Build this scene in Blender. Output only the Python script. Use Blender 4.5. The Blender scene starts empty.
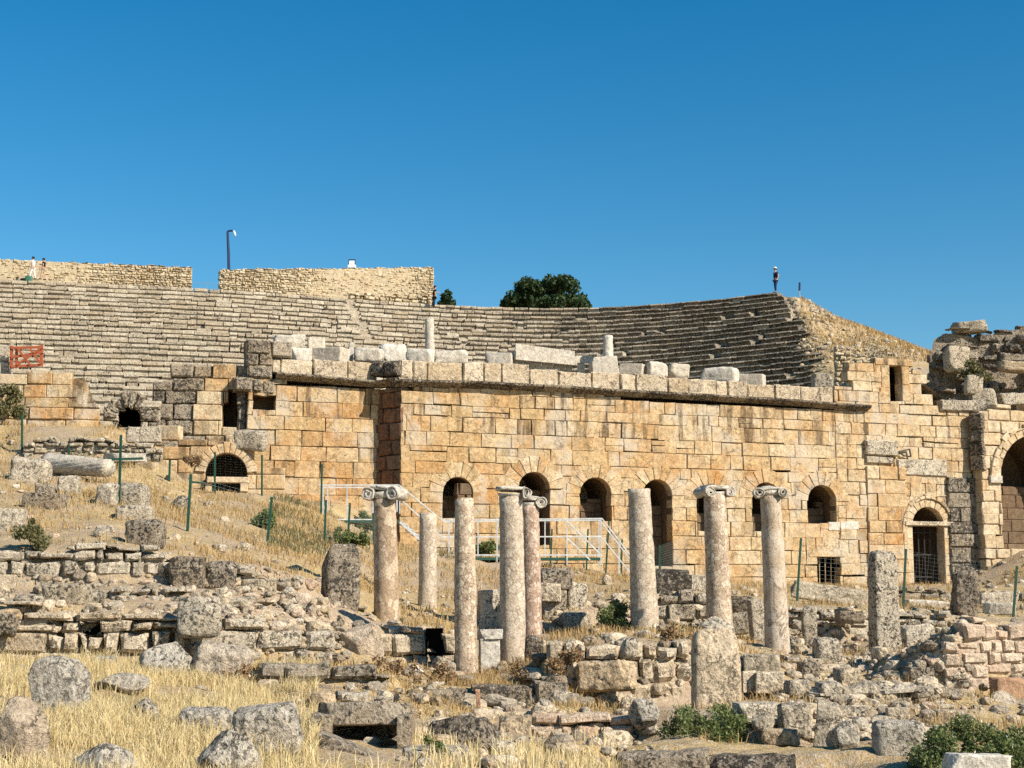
import bpy, math, random
import numpy as np
from mathutils import Vector, Matrix, Euler
from mathutils.bvhtree import BVHTree
from mathutils.geometry import delaunay_2d_cdt

R = math.radians
rnd = random.Random(11)
rng = np.random.default_rng(11)
scene = bpy.context.scene
COL = scene.collection

# ------------------------------------------------------------------ camera
FPX = 1480.0
EYE = Vector((0.0, 0.0, 1.7))
PITCH = math.atan(201.0 / FPX)
cam_d = bpy.data.cameras.new("camera")
cam_d.sensor_width = 36.0
cam_d.lens = 36.0 * FPX / 1024.0
cam_d.clip_start = 0.1
cam_d.clip_end = 8000.0
cam = bpy.data.objects.new("camera", cam_d)
COL.objects.link(cam)
cam.location = EYE
cam.rotation_euler = (math.pi / 2 + PITCH, 0.0, 0.0)
scene.camera = cam
CP, SP = math.cos(PITCH), math.sin(PITCH)


def ray(px, py):
    a = (px - 512.0) / FPX
    b = (384.0 - py) / FPX
    return Vector((a, CP - b * SP, SP + b * CP))


def P(px, py, Y):
    """the world point that lies Y metres ahead of the viewpoint"""
    d = ray(px, py)
    return EYE + d * (Y / d.y)


def project(p):
    x, y, z = p[0] - EYE.x, p[1] - EYE.y, p[2] - EYE.z
    fw = y * CP + z * SP
    up = -y * SP + z * CP
    return 512.0 + FPX * x / fw, 384.0 - FPX * up / fw


# ------------------------------------------------------------------ noise
def _h(ix, iy, iz, seed):
    m = np.uint32(0xFFFFFFFF)
    h = (ix.astype(np.int64) * 374761393 + iy.astype(np.int64) * 668265263 + iz.astype(np.int64) * 1440662683 + seed * 974634777)
    h = (h & 0xFFFFFFFF).astype(np.uint64)
    h = ((h ^ (h >> np.uint64(13))) * np.uint64(1274126177)) & np.uint64(0xFFFFFFFF)
    h = h ^ (h >> np.uint64(16))
    h = (h * np.uint64(2246822519)) & np.uint64(0xFFFFFFFF)
    h = h ^ (h >> np.uint64(15))
    return h.astype(np.float64) / 2147483647.5 - 1.0


def vnoise(p, seed=0):
    p = np.asarray(p, dtype=np.float64)
    f = np.floor(p)
    t = p - f
    t = t * t * (3 - 2 * t)
    i = f.astype(np.int64)
    x, y, z = i[:, 0], i[:, 1], i[:, 2]
    tx, ty, tz = t[:, 0], t[:, 1], t[:, 2]
    def l(a, b, k): return a + (b - a) * k
    c = [[[_h(x + a, y + b, z + d, seed) for d in (0, 1)] for b in (0, 1)] for a in (0, 1)]
    x00 = l(c[0][0][0], c[1][0][0], tx); x10 = l(c[0][1][0], c[1][1][0], tx)
    x01 = l(c[0][0][1], c[1][0][1], tx); x11 = l(c[0][1][1], c[1][1][1], tx)
    return l(l(x00, x10, ty), l(x01, x11, ty), tz)


def fbm(p, seed=0, oct=3, gain=0.5):
    p = np.asarray(p, dtype=np.float64)
    a, s, tot = 1.0, 0.0, 0.0
    for o in range(oct):
        s = s + a * vnoise(p * (2.03 ** o), seed + 17 * o)
        tot += a
        a *= gain
    return s / tot


# ------------------------------------------------------------------ mesh building
class MB:
    def __init__(s):
        s.V, s.F, s.C, s.M, s.n = [], [], [], [], 0

    def add(s, V, F, tone=(0.5, 0.5, 0.5), mi=0):
        V = np.asarray(V, dtype=np.float64).reshape(-1, 3)
        n0 = s.n
        s.V.append(V)
        s.F.extend([[i + n0 for i in f] for f in F])
        s.M.extend([mi] * len(F))
        t = np.asarray(tone, dtype=np.float64)
        s.C.append(np.tile(t, (len(V), 1)) if t.ndim == 1 else t)
        s.n += len(V)

    def build(s, name, mat, parent=None, loc=None, smooth=False):
        V = np.concatenate(s.V) if s.V else np.zeros((0, 3))
        org = Vector((0, 0, 0))
        if parent is not None:
            org = root_loc(parent)
        elif loc is not None:
            org = Vector(loc)
        me = bpy.data.meshes.new(name)
        me.from_pydata((V - np.array(org)).tolist(), [], s.F)
        at = me.attributes.new("blk", "FLOAT_COLOR", "POINT")
        c = np.ones((len(V), 4))
        if len(V):
            c[:, :3] = np.concatenate(s.C)
        at.data.foreach_set("color", c.ravel())
        mats = mat if isinstance(mat, (list, tuple)) else [mat]
        for m in mats:
            me.materials.append(m)
        if len(mats) > 1:
            me.polygons.foreach_set("material_index", s.M)
        if smooth:
            me.polygons.foreach_set("use_smooth", [True] * len(me.polygons))
        me.update()
        o = bpy.data.objects.new(name, me)
        COL.objects.link(o)
        if parent is not None:
            o.parent = parent
        else:
            o.location = org
        return o


def root_loc(o):
    v = Vector(o.location)
    while o.parent is not None:
        o = o.parent
        v = v + Vector(o.location)
    return v


def tag(o, label, cat, group=None, kind="thing"):
    o["label"] = label
    o["category"] = cat
    o["kind"] = kind
    if group:
        o["group"] = group
    return o


def thing(name, label, cat, loc, group=None):
    o = bpy.data.objects.new(name, None)
    o.empty_display_size = 0.2
    COL.objects.link(o)
    o.location = loc
    return tag(o, label, cat, group)


def structure(o):
    o["kind"] = "structure"
    return o


def tone(lich=0.5, spread=0.25):
    return (rnd.random(), min(1, max(0, lich + rnd.uniform(-spread, spread))), rnd.random())


def boxm(mb, c, sx, sy, sz, rot=None, t=None, mi=0):
    v = np.array([[x, y, z] for x in (-.5, .5) for y in (-.5, .5) for z in (-.5, .5)]) * np.array([sx, sy, sz])
    if rot is not None:
        v = v @ np.array(rot).T
    f = [[0, 1, 3, 2], [4, 6, 7, 5], [0, 4, 5, 1], [2, 3, 7, 6], [0, 2, 6, 4], [1, 5, 7, 3]]
    mb.add(v + np.array(c), f, t or tone(), mi)


def bar(mb, a, b, w, h=None, t=(0.5, 0.5, 0.5), mi=0):
    """square bar from a to b"""
    a, b = Vector(a), Vector(b)
    d = b - a
    L = d.length
    q = d.to_track_quat("Z", "Y").to_matrix()
    boxm(mb, (a + b) / 2, w, h or w, L, q, t, mi)


def tube(mb, pts, rad, n=8, t=(0.5, 0.5, 0.5), cap=True, mi=0):
    pts = [Vector(p) for p in pts]
    rr = rad if isinstance(rad, (list, tuple)) else [rad] * len(pts)
    V, F = [], []
    for i, p in enumerate(pts):
        d = (pts[min(i + 1, len(pts) - 1)] - pts[max(i - 1, 0)]).normalized()
        q = d.to_track_quat("Z", "Y").to_matrix()
        for k in range(n):
            a = 2 * math.pi * k / n
            V.append(p + q @ Vector((math.cos(a) * rr[i], math.sin(a) * rr[i], 0)))
    for i in range(len(pts) - 1):
        for k in range(n):
            k2 = (k + 1) % n
            F.append([i * n + k, i * n + k2, (i + 1) * n + k2, (i + 1) * n + k])
    if cap:
        F.append(list(range(n))[::-1])
        F.append([(len(pts) - 1) * n + k for k in range(n)])
    mb.add([list(v) for v in V], F, t, mi)


_ico = {}


def ico(sub):
    if sub not in _ico:
        import bmesh
        bm = bmesh.new()
        bmesh.ops.create_icosphere(bm, subdivisions=sub, radius=1.0)
        v = np.array([list(x.co) for x in bm.verts])
        f = [[x.index for x in q.verts] for q in bm.faces]
        bm.free()
        _ico[sub] = (v, f)
    return _ico[sub]


def rock_points(sub, box, rough, seed, cuts=6, freq=1.6):
    """unit stone: box 0 = round boulder, 1 = squared block"""
    v, f = ico(sub)
    p = v.copy()
    r2 = random.Random(seed)
    if box > 0:
        e = 2 + 10 * box * box
        n = (np.abs(p) ** e).sum(axis=1) ** (1.0 / e)
        p = p / n[:, None]
        p = p * (1 - 0.10 * box)
    for k in range(cuts):
        d = Vector((r2.uniform(-1, 1), r2.uniform(-1, 1), r2.uniform(-.6, 1))).normalized()
        d = np.array(d)
        h = r2.uniform(0.52, 0.9) + 0.3 * box
        s = p @ d
        over = np.maximum(0, s - h)
        p = p - over[:, None] * d * 0.93
    nn = fbm(v * freq + seed * 3.7, seed, 4, 0.55)
    n2 = fbm(v * freq * 4.1 + seed * 1.3, seed + 5, 3, 0.6)
    p = p * (1 + rough * nn + rough * 0.35 * n2)[:, None]
    lo, hi = p.min(axis=0), p.max(axis=0)
    return (p - (lo + hi) / 2) / ((hi - lo) / 2), f


_grid = {}


def cube_grid(n):
    if n not in _grid:
        idx, V, F = {}, [], []
        t = np.sin(np.linspace(-1, 1, n + 1) * math.pi / 2)

        def vid(p):
            k = tuple(np.round(p, 5))
            if k not in idx:
                idx[k] = len(V); V.append(p)
            return idx[k]
        for ax in range(3):
            for s in (-1, 1):
                b, c = (ax + 1) % 3, (ax + 2) % 3
                for i in range(n):
                    for j in range(n):
                        q = []
                        for (x, y) in ((i, j), (i + 1, j), (i + 1, j + 1), (i, j + 1)):
                            p = [0.0] * 3
                            p[ax] = float(s); p[b] = float(t[x]); p[c] = float(t[y])
                            q.append(vid(p))
                        F.append(q if s > 0 else q[::-1])
        _grid[n] = (np.array(V), F)
    return _grid[n]


def block_points(n, rad, rough, seed, dims, chips=4, freq=1.6):
    """a squared stone with worn edges, broken corners and a pitted skin; half-sizes 1"""
    v, f = cube_grid(n)
    r2 = random.Random(seed)
    dims = np.array(dims, float)
    half = dims / 2
    r = rad * half.min()
    p = v * half
    core = np.clip(p, -(half - r), half - r)
    dlt = p - core
    ln = np.sqrt((dlt ** 2).sum(axis=1))
    p = core + dlt * np.where(ln > r, r / np.maximum(ln, 1e-9), 1)[:, None]
    for k in range(chips):
        c = half * np.array([r2.choice((-1, 1)) for _ in range(3)])
        if r2.random() < .55: c[r2.randrange(3)] *= r2.uniform(-.7, .7)
        d = c / np.linalg.norm(c) + np.array([r2.uniform(-.3, .3) for _ in range(3)])
        d = d / np.linalg.norm(d)
        h = (c @ d) * r2.uniform(.82, .97)
        over = np.maximum(0, p @ d - h)
        p = p - over[:, None] * d * .95
    # slightly out of square
    sk = [r2.uniform(-.07, .07) for _ in range(4)]
    p[:, 0] += p[:, 2] * sk[0] + .3 * rough * half[0] * vnoise(v * 1.1 + seed, seed)
    p[:, 2] += p[:, 0] * sk[1] * half[2] / half[0] + p[:, 1] * sk[2] * half[2] / max(half[1], 1e-6)
    nn = fbm(p / half.mean() * freq + seed * 3.7, seed, 4, .6)
    n2 = fbm(p / half.mean() * freq * 4.3 + seed, seed + 7, 3, .6)
    d = v / np.sqrt((v ** 2).sum(axis=1))[:, None]
    p = p + d * ((nn + .5 * n2) * rough * half.mean() * 1.5)[:, None]
    lo, hi = p.min(axis=0), p.max(axis=0)
    return (p - (lo + hi) / 2) / ((hi - lo) / 2), f


# ------------------------------------------------------------------ masonry
class Frame:
    """a vertical wall line: u runs along it, v up, d out of it"""
    def __init__(s, pts, z0):
        s.p = np.array([[p[0], p[1]] for p in pts])
        seg = np.diff(s.p, axis=0)
        L = np.sqrt((seg ** 2).sum(axis=1))
        s.u = np.concatenate([[0], np.cumsum(L)])
        nrm = np.stack([seg[:, 1], -seg[:, 0]], axis=1) / L[:, None]
        nv = np.concatenate([nrm[:1], (nrm[1:] + nrm[:-1]) / 2, nrm[-1:]])
        s.nv = nv / np.sqrt((nv ** 2).sum(axis=1))[:, None]
        s.z0 = z0
        s.L = s.u[-1]

    def pos(s, u, v, d):
        u = np.asarray(u, dtype=float)
        x = np.interp(u, s.u, s.p[:, 0]); y = np.interp(u, s.u, s.p[:, 1])
        # run on straight past both ends
        for end, i, j in ((u < 0, 0, 1), (u > s.L, -1, -2)):
            if np.any(end):
                dr = (s.p[i] - s.p[j]) / np.linalg.norm(s.p[i] - s.p[j])
                e = np.where(u < 0, -u, u - s.L)
                x = np.where(end, s.p[i][0] + dr[0] * e, x); y = np.where(end, s.p[i][1] + dr[1] * e, y)
        nx = np.interp(u, s.u, s.nv[:, 0]); ny = np.interp(u, s.u, s.nv[:, 1])
        return np.stack([x + nx * d, y + ny * d, s.z0 + np.asarray(v) + 0 * x], axis=-1)

    def uv(s, px, py):
        """where the sight line through px, py meets the wall"""
        d = ray(px, py)
        for i in range(len(s.p) - 1):
            a, b = s.p[i], s.p[i + 1]
            e = b - a
            den = d.x * e[1] - d.y * e[0]
            if abs(den) < 1e-9:
                continue
            k = ((a[0] - EYE.x) * e[1] - (a[1] - EYE.y) * e[0]) / den
            q = np.array([EYE.x + d.x * k, EYE.y + d.y * k])
            t = ((q - a) @ e) / (e @ e)
            if (t >= 0 or i == 0) and (t <= 1 or i == len(s.p) - 2):
                return s.u[i] + t * (s.u[i + 1] - s.u[i]), EYE.z + d.z * k - s.z0
        return None


def block(mb, fr, q, d0=0.0, thick=0.45, ch=0.03, rough=0.015, n=3, tn=None, dent=1.3, freq=2.0):
    """one dressed or rough stone filling the quad q (four u, v corners, counter-clockwise)"""
    q = np.array(q, dtype=float)
    w = max(0.02, 0.5 * (np.linalg.norm(q[1] - q[0]) + np.linalg.norm(q[2] - q[3])))
    h = max(0.02, 0.5 * (np.linalg.norm(q[3] - q[0]) + np.linalg.norm(q[2] - q[1])))
    eu, ev = min(.3, ch / w), min(.3, ch / h)
    nu = max(2, min(7, int(round(n * w / max(h, .2)))))
    S = np.concatenate([[0], np.linspace(eu, 1 - eu, nu), [1]])
    T = np.concatenate([[0], np.linspace(ev, 1 - ev, n), [1]])
    s, t = np.meshgrid(S, T, indexing="ij")
    s1, t1 = s[..., None], t[..., None]
    uv = q[0] * (1 - s1) * (1 - t1) + q[1] * s1 * (1 - t1) + q[2] * s1 * t1 + q[3] * (1 - s1) * t1
    edge = (s == 0) | (s == 1) | (t == 0) | (t == 1)
    sd = rnd.randrange(1000)
    pn = np.stack([uv[..., 0] * freq, uv[..., 1] * freq, np.full(s.shape, sd * 1.7)], axis=-1).reshape(-1, 3)
    nz = fbm(pn, sd, 3, .6).reshape(s.shape)
    d = d0 + rough * 1.6 * nz
    d = np.where(edge, d0 - ch * dent + rough * nz * .5, d)
    if rough > 0.02:
        jn = vnoise(pn * 2.7 + 9, sd + 3).reshape(s.shape)
        uv = uv + np.stack([jn, -jn], axis=-1) * rough * .5 * edge[..., None]
    V = fr.pos(uv[..., 0], uv[..., 1], d).reshape(-1, 3)
    a, b = s.shape
    F = [[i * b + j, (i + 1) * b + j, (i + 1) * b + j + 1, i * b + j + 1] for i in range(a - 1) for j in range(b - 1)]
    per = [i * b for i in range(a)] + [(a - 1) * b + j for j in range(1, b)] + [i * b + b - 1 for i in range(a - 2, -1, -1)] + [j for j in range(b - 2, 0, -1)]
    uvf = uv.reshape(-1, 2)
    back = fr.pos(uvf[per, 0], uvf[per, 1], np.full(len(per), d0 - thick))
    nb = len(V)
    m = len(per)
    F += [[per[k], nb + k, nb + (k + 1) % m, per[(k + 1) % m]] for k in range(m)]
    F.append([nb + k for k in range(m)][::-1])
    mb.add(np.concatenate([V, back]), F, tn or tone())


def cells(u0, u1, v0, top, hr, lr, openings=(), ragged=0.15, r=None, split=0.0):
    """courses of blocks as rectangles (ua, ub, va, vb); openings cut them"""
    r = r or rnd
    out = []
    v = v0
    us = np.linspace(u0, u1, 60)
    vmax = max(top(x) for x in us)
    while v < vmax - 0.03:
        h = r.uniform(*hr)
        u = u0 - r.uniform(0, lr[0])
        while u < u1:
            l = r.uniform(*lr)
            ua, ub = max(u, u0), min(u + l, u1)
            if u1 - ub < lr[0] * .35:
                ub = u1
                l = u1 - u + .01
            u += l
            if ub - ua < 0.06:
                continue
            tp = min(top(ua + .02), top((ua + ub) / 2), top(ub - .02)) + r.uniform(-ragged, ragged * .3)
            va, vb = v, min(v + h, tp)
            if v + h > tp and tp - v < h * .3:
                continue
            if vb - va < 0.05:
                continue
            parts = [(ua, ub, va, vb)]
            for op in openings:
                nxt = []
                for (a, b, c, d) in parts:
                    iv = op(c, d)
                    if iv is None or iv[1] <= a + .02 or iv[0] >= b - .02:
                        nxt.append((a, b, c, d)); continue
                    oa, ob, ov0, ov1 = iv
                    if oa > a + .03: nxt.append((a, oa, c, d))
                    if ob < b - .03: nxt.append((ob, b, c, d))
                    if ov0 > c + .04: nxt.append((max(a, oa), min(b, ob), c, ov0))
                    if ov1 < d - .04: nxt.append((max(a, oa), min(b, ob), ov1, d))
                parts = nxt
            # now and then a course is made up of two thin stones or a narrow filler
            if len(parts) == 1 and h > .4 and r.random() < split:
                a, b, c, d = parts[0]
                if r.random() < .5:
                    q = c + (d - c) * r.uniform(.35, .65); parts = [(a, b, c, q), (a, b, q, d)]
                else:
                    q = a + (b - a) * r.uniform(.2, .8); parts = [(a, q, c, d), (q, b, c, d)]
            out += parts
        v += h
    return out


def arch_open(uc, vs, Ri, vb):
    def f(lo, hi):
        if hi <= vb + .02 or lo >= vs + Ri * .97:
            return None
        w = Ri if lo <= vs else math.sqrt(max(0.0, Ri * Ri - (lo - vs) ** 2))
        return (uc - w, uc + w, max(lo, vb), hi)
    return f


def rect_open(ua, ub, va, vb):
    def f(lo, hi):
        if hi <= va + .02 or lo >= vb - .02:
            return None
        return (ua, ub, max(lo, va), min(hi, vb))
    return f


def lay(mb, fr, cs, d0=0.0, jit=0.02, thick=0.45, ch=0.03, rough=0.015, n=3, lich=0.4, gap=0.008, skew=0.0, lichf=None, spread=.25, tonef=None, wide=.12):
    for (a, b, c, d) in cs:
        g = [rnd.uniform(0, gap) * (3.2 if rnd.random() < wide else 1) for _ in range(4)]
        q = [(a + g[0], c + g[1]), (b - g[2], c + g[1]), (b - g[2], d - g[3]), (a + g[0], d - g[3])]
        if skew:
            q = [(x + rnd.uniform(-skew, skew), y + rnd.uniform(-skew, skew)) for x, y in q]
        lv = lich if lichf is None else lichf((a + b) / 2, (c + d) / 2)
        tn = tone(lv, spread)
        if tonef: tn = tonef((a + b) / 2, (c + d) / 2, tn)
        block(mb, fr, q, d0 + rnd.uniform(-jit, jit) - (rnd.uniform(.02, .06) if rnd.random() < .06 else 0), thick, ch * rnd.uniform(.5, 1.5), rough, n, tn, rnd.choice((.35, .7, 1.3, 1.6)) if ch < .03 else 1.3)


def ring(mb, fr, uc, vs, Ri, Ro, nv=9, d0=0.03, thick=.4, lich=.15, a0=0.0, a1=math.pi, rough=.012, ch=.02):
    for k in range(nv):
        p, q = a0 + (a1 - a0) * k / nv, a0 + (a1 - a0) * (k + 1) / nv
        e = 0.006
        ro = Ro * rnd.uniform(.94, 1.04)
        c = [(Ri, q - e), (Ri, p + e), (ro, p + e), (ro, q - e)]
        block(mb, fr, [(uc + r * math.cos(t), vs + r * math.sin(t)) for r, t in c][::1], d0 + rnd.uniform(-.012, .012), thick, ch, rough, 3, tone(lich, .15))


def niche(mb, fr, uc, vs, Ri, vb, depth, d1=-0.08, seg=12):
    r = Ri + .015
    pts = [(uc - r, vb - .01)] + [(uc + r * math.cos(a), vs + r * math.sin(a)) for a in np.linspace(math.pi, 0, seg)] + [(uc + r, vb - .01)]
    recess(mb, fr, pts, depth, d1)


def recess(mb, fr, pts, depth, d1=-0.08):
    u = np.array([p[0] for p in pts]); v = np.array([p[1] for p in pts])
    V = np.concatenate([fr.pos(u, v, np.full(len(u), d1)), fr.pos(u, v, np.full(len(u), -depth))])
    n = len(pts)
    F = [[k, (k + 1) % n, n + (k + 1) % n, n + k] for k in range(n)] + [list(range(n, 2 * n))[::-1]]
    mb.add(V, F, (.5, .35, .5))
# ------------------------------------------------------------------ materials
class NT:
    def __init__(s, name, rough=0.9, spec=0.15):
        s.m = bpy.data.materials.new(name)
        s.m.use_nodes = True
        s.t = s.m.node_tree
        s.b = s.t.nodes["Principled BSDF"]
        s.b.inputs["Roughness"].default_value = rough
        s.b.inputs["Specular IOR Level"].default_value = spec
        s.tc = s.t.nodes.new("ShaderNodeTexCoord")
        s.at = None

    def link(s, a, b): s.t.links.new(a, b)

    def attr(s):
        if s.at is None:
            a = s.t.nodes.new("ShaderNodeAttribute"); a.attribute_name = "blk"
            s.at = s.t.nodes.new("ShaderNodeSeparateColor"); s.link(a.outputs["Color"], s.at.inputs[0])
        return s.at.outputs

    def noise(s, scale, detail=3, rough=.6, vec=None, dist=0.0, out="Fac"):
        n = s.t.nodes.new("ShaderNodeTexNoise")
        n.inputs["Scale"].default_value = scale; n.inputs["Detail"].default_value = detail
        n.inputs["Roughness"].default_value = rough; n.inputs["Distortion"].default_value = dist
        s.link(vec or s.tc.outputs["Object"], n.inputs["Vector"])
        return n.outputs[out]

    def voro(s, scale, feature="F1", out="Distance", vec=None, rand=1.0):
        n = s.t.nodes.new("ShaderNodeTexVoronoi"); n.feature = feature
        n.inputs["Scale"].default_value = scale; n.inputs["Randomness"].default_value = rand
        s.link(vec or s.tc.outputs["Object"], n.inputs["Vector"])
        return n.outputs[out]

    def mapv(s, sc=(1, 1, 1), rot=(0, 0, 0)):
        n = s.t.nodes.new("ShaderNodeMapping")
        n.inputs["Scale"].default_value = sc; n.inputs["Rotation"].default_value = rot
        s.link(s.tc.outputs["Object"], n.inputs["Vector"])
        return n.outputs[0]

    def ramp(s, src, lo, hi, a=0.0, b=1.0):
        n = s.t.nodes.new("ShaderNodeMapRange")
        n.inputs["From Min"].default_value = lo; n.inputs["From Max"].default_value = hi
        n.inputs["To Min"].default_value = a; n.inputs["To Max"].default_value = b
        s.link(src, n.inputs["Value"])
        return n.outputs[0]

    def math(s, op, a, b=None):
        n = s.t.nodes.new("ShaderNodeMath"); n.operation = op
        for i, x in enumerate((a, b)):
            if x is None: continue
            if isinstance(x, (int, float)): n.inputs[i].default_value = x
            else: s.link(x, n.inputs[i])
        return n.outputs[0]

    def mix(s, fac, a, b, blend="MIX"):
        n = s.t.nodes.new("ShaderNodeMix"); n.data_type = "RGBA"; n.blend_type = blend
        if isinstance(fac, (int, float)): n.inputs["Factor"].default_value = fac
        else: s.link(fac, n.inputs["Factor"])
        for k, x in (("A", a), ("B", b)):
            i = [q for q in n.inputs if q.name == k and q.type == "RGBA"][0]
            if isinstance(x, tuple): i.default_value = (*x, 1)
            else: s.link(x, i)
        return [q for q in n.outputs if q.type == "RGBA"][0]

    def bump(s, h, strength, dist=0.02):
        n = s.t.nodes.new("ShaderNodeBump")
        n.inputs["Strength"].default_value = strength; n.inputs["Distance"].default_value = dist
        s.link(h, n.inputs["Height"]); s.link(n.outputs[0], s.b.inputs["Normal"])

    def done(s, col):
        if isinstance(col, tuple): s.b.inputs["Base Color"].default_value = (*col, 1)
        else: s.link(col, s.b.inputs["Base Color"])
        return s.m


def stone(name, a, b, stain=None, stain_amt=0.3, dark=(.07, .062, .05), dark_amt=.6, white=(.6, .57, .5), white_amt=.25, sc=1.0, bump=.6, crack=0.0, streak=0.0, pits=0.0, bdist=.07, cloud=0.0, spots=0.0):
    """weathered stone: a..b per block, rusty stain, dark and pale lichen in patches"""
    t = NT(name)
    at = t.attr()
    c = t.mix(at[0], a, b)
    big = t.noise(1.1 * sc, 3, .6)
    mid = t.noise(5 * sc, 4, .65)
    fine = t.noise(17 * sc, 4, .75)
    if stain:
        f = t.math("MULTIPLY", t.ramp(big, .45, .7), stain_amt)
        f = t.math("ADD", f, t.ramp(at[2], .62, 1, 0, stain_amt))
        c = t.mix(f, c, stain)
    # grain
    g = t.ramp(fine, .28, .72, .58, 1.32)
    c = t.mix(1.0, c, t_gray(t, g), "MULTIPLY")
    g2 = t.ramp(mid, .3, .7, .66, 1.24)
    c = t.mix(1.0, c, t_gray(t, g2), "MULTIPLY")
    # lichen: patches broken up by fine noise, amount by block
    p = t.math("ADD", t.math("MULTIPLY", mid, .55), t.math("MULTIPLY", fine, .45))
    th = t.ramp(at[1], 0, 1, .71, .46)
    d = t.math("SUBTRACT", p, th)
    d = t.math("MULTIPLY", t.ramp(d, -.01, .03), dark_amt)
    c = t.mix(d, c, dark)
    if spots > 0:       # crusts of black lichen, a few centimetres across, in drifts
        s1 = t.noise(11 * sc, 2, .55, vec=t.mapv((1, 1, 1), (.9, .1, .6)))
        s2 = t.ramp(t.noise(2.2 * sc, 3, .6, vec=t.mapv((1, 1, 1), (.2, .8, .1))), .40, .58)
        sf = t.math("MULTIPLY", t.ramp(s1, .53, .57), t.math("MULTIPLY", s2, t.ramp(at[1], 0, .7, spots * .25, spots)))
        c = t.mix(sf, c, dark)
    if white_amt > 0:
        w = t.noise(9 * sc, 5, .7, vec=t.mapv((1, 1, 1), (.4, .9, .2)))
        wf = t.math("MULTIPLY", t.ramp(w, .57, .64), t.ramp(at[1], .1, .8, white_amt * .3, white_amt))
        c = t.mix(wf, c, white)
    if cloud > 0:       # broad ochre and grey weathering that runs across the joints
        k1 = t.noise(.42, 4, .62, vec=t.mapv((1, 1, 1.3), (.1, .2, .5)))
        c = t.mix(t.ramp(k1, .52, .66, 0, cloud * .55), c, stain)
        k2 = t.noise(.65, 5, .68, vec=t.mapv((1, 1, .8), (.7, .2, 1.5)))
        c = t.mix(t.ramp(k2, .50, .62, 0, cloud), c, (.56, .49, .385))
        c = t.mix(t.math("MULTIPLY", t.ramp(k2, .56, .68, 0, cloud), t.ramp(fine, .5, .56)), c, (.16, .125, .09))
    if streak > 0:      # dark run-off stains, long in height
        k = t.noise(1.0, 4, .6, vec=t.mapv((2.6, 2.6, .30)))
        f = t.math("MULTIPLY", t.ramp(k, .50, .60), t.ramp(at[1], .14, .42, 0, streak))
        c = t.mix(t.math("MULTIPLY", f, t.ramp(mid, .35, .55, .4, 1)), c, dark)
    if crack > 0:
        wv = t.t.nodes.new("ShaderNodeVectorMath"); wv.operation = "MULTIPLY_ADD"
        t.link(t.noise(2.3 * sc, 4, .7, out="Color"), wv.inputs[0]); wv.inputs[1].default_value = (.55, .55, .55)
        t.link(t.tc.outputs["Object"], wv.inputs[2])
        e = t.voro(2.1 * sc, "DISTANCE_TO_EDGE", vec=wv.outputs[0])
        mk = t.ramp(t.noise(1.7 * sc, 2, .5, vec=t.mapv((1, 1, 1), (1.1, .3, .7))), .45, .6)
        ce = t.math("MULTIPLY", t.ramp(e, 0, .06, crack, 0), mk)
        c = t.mix(ce, c, (.035, .028, .02))
    if pits > 0:
        pt = t.noise(6.5 * sc, 3, .6, vec=t.mapv((1, 1, 1.5), (.3, 1.2, .1)))
        c = t.mix(t.ramp(pt, .66, .71, 0, pits), c, (.09, .055, .03))
    hh = t.math("ADD", t.math("MULTIPLY", mid, .9), t.math("MULTIPLY", fine, .6))
    t.bump(t.math("ADD", hh, t.math("MULTIPLY", big, .7)), bump, bdist)
    return t.done(c)


def t_gray(t, v):
    n = t.t.nodes.new("ShaderNodeCombineColor")
    for i in range(3): t.link(v, n.inputs[i])
    return n.outputs[0]


def plain(name, c, rough=.6, spec=.3, metal=0.0, var=.12, sc=6):
    t = NT(name, rough, spec)
    t.b.inputs["Metallic"].default_value = metal
    n = t.noise(sc, 3, .6)
    return t.done(t.mix(1.0, c, t_gray(t, t.ramp(n, .3, .7, 1 - var, 1 + var)), "MULTIPLY"))


def marble_breccia(name, base, frag, vein, sc=9.0, amt=.6):
    t = NT(name, .75, .25)
    wv = t.t.nodes.new("ShaderNodeVectorMath"); wv.operation = "MULTIPLY_ADD"
    t.link(t.noise(6.0, 3, .7, out="Color"), wv.inputs[0]); wv.inputs[1].default_value = (.16, .16, .16)
    t.link(t.mapv((1, 1, .8)), wv.inputs[2])
    ds = wv.outputs[0]
    cell = t.voro(sc, "F1", "Color", vec=ds)
    sp = t.t.nodes.new("ShaderNodeSeparateColor"); t.link(cell, sp.inputs[0])
    big = t.noise(2.2, 4, .65)
    c = t.mix(t.ramp(big, .35, .65), base, tuple(.72 * x for x in base))
    f = t.math("MULTIPLY", t.ramp(sp.outputs[0], .35, .9), amt)
    c = t.mix(f, c, frag)
    e = t.voro(sc, "DISTANCE_TO_EDGE", vec=ds)
    mask = t.ramp(t.noise(3.1, 2), .38, .52)
    c = t.mix(t.math("MULTIPLY", t.ramp(e, .01, .09, amt, 0), mask), c, vein)
    fine = t.noise(26, 4, .75)
    c = t.mix(1.0, c, t_gray(t, t.ramp(fine, .28, .72, .66, 1.28)), "MULTIPLY")
    pit = t.noise(13, 4, .7, vec=t.mapv((1, 1, 1), (.5, .2, .9)))
    c = t.mix(t.ramp(pit, .60, .67, 0, .6), c, (.1, .07, .05))
    t.bump(t.math("ADD", fine, pit), .5, .04)
    return t.done(c)


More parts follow.
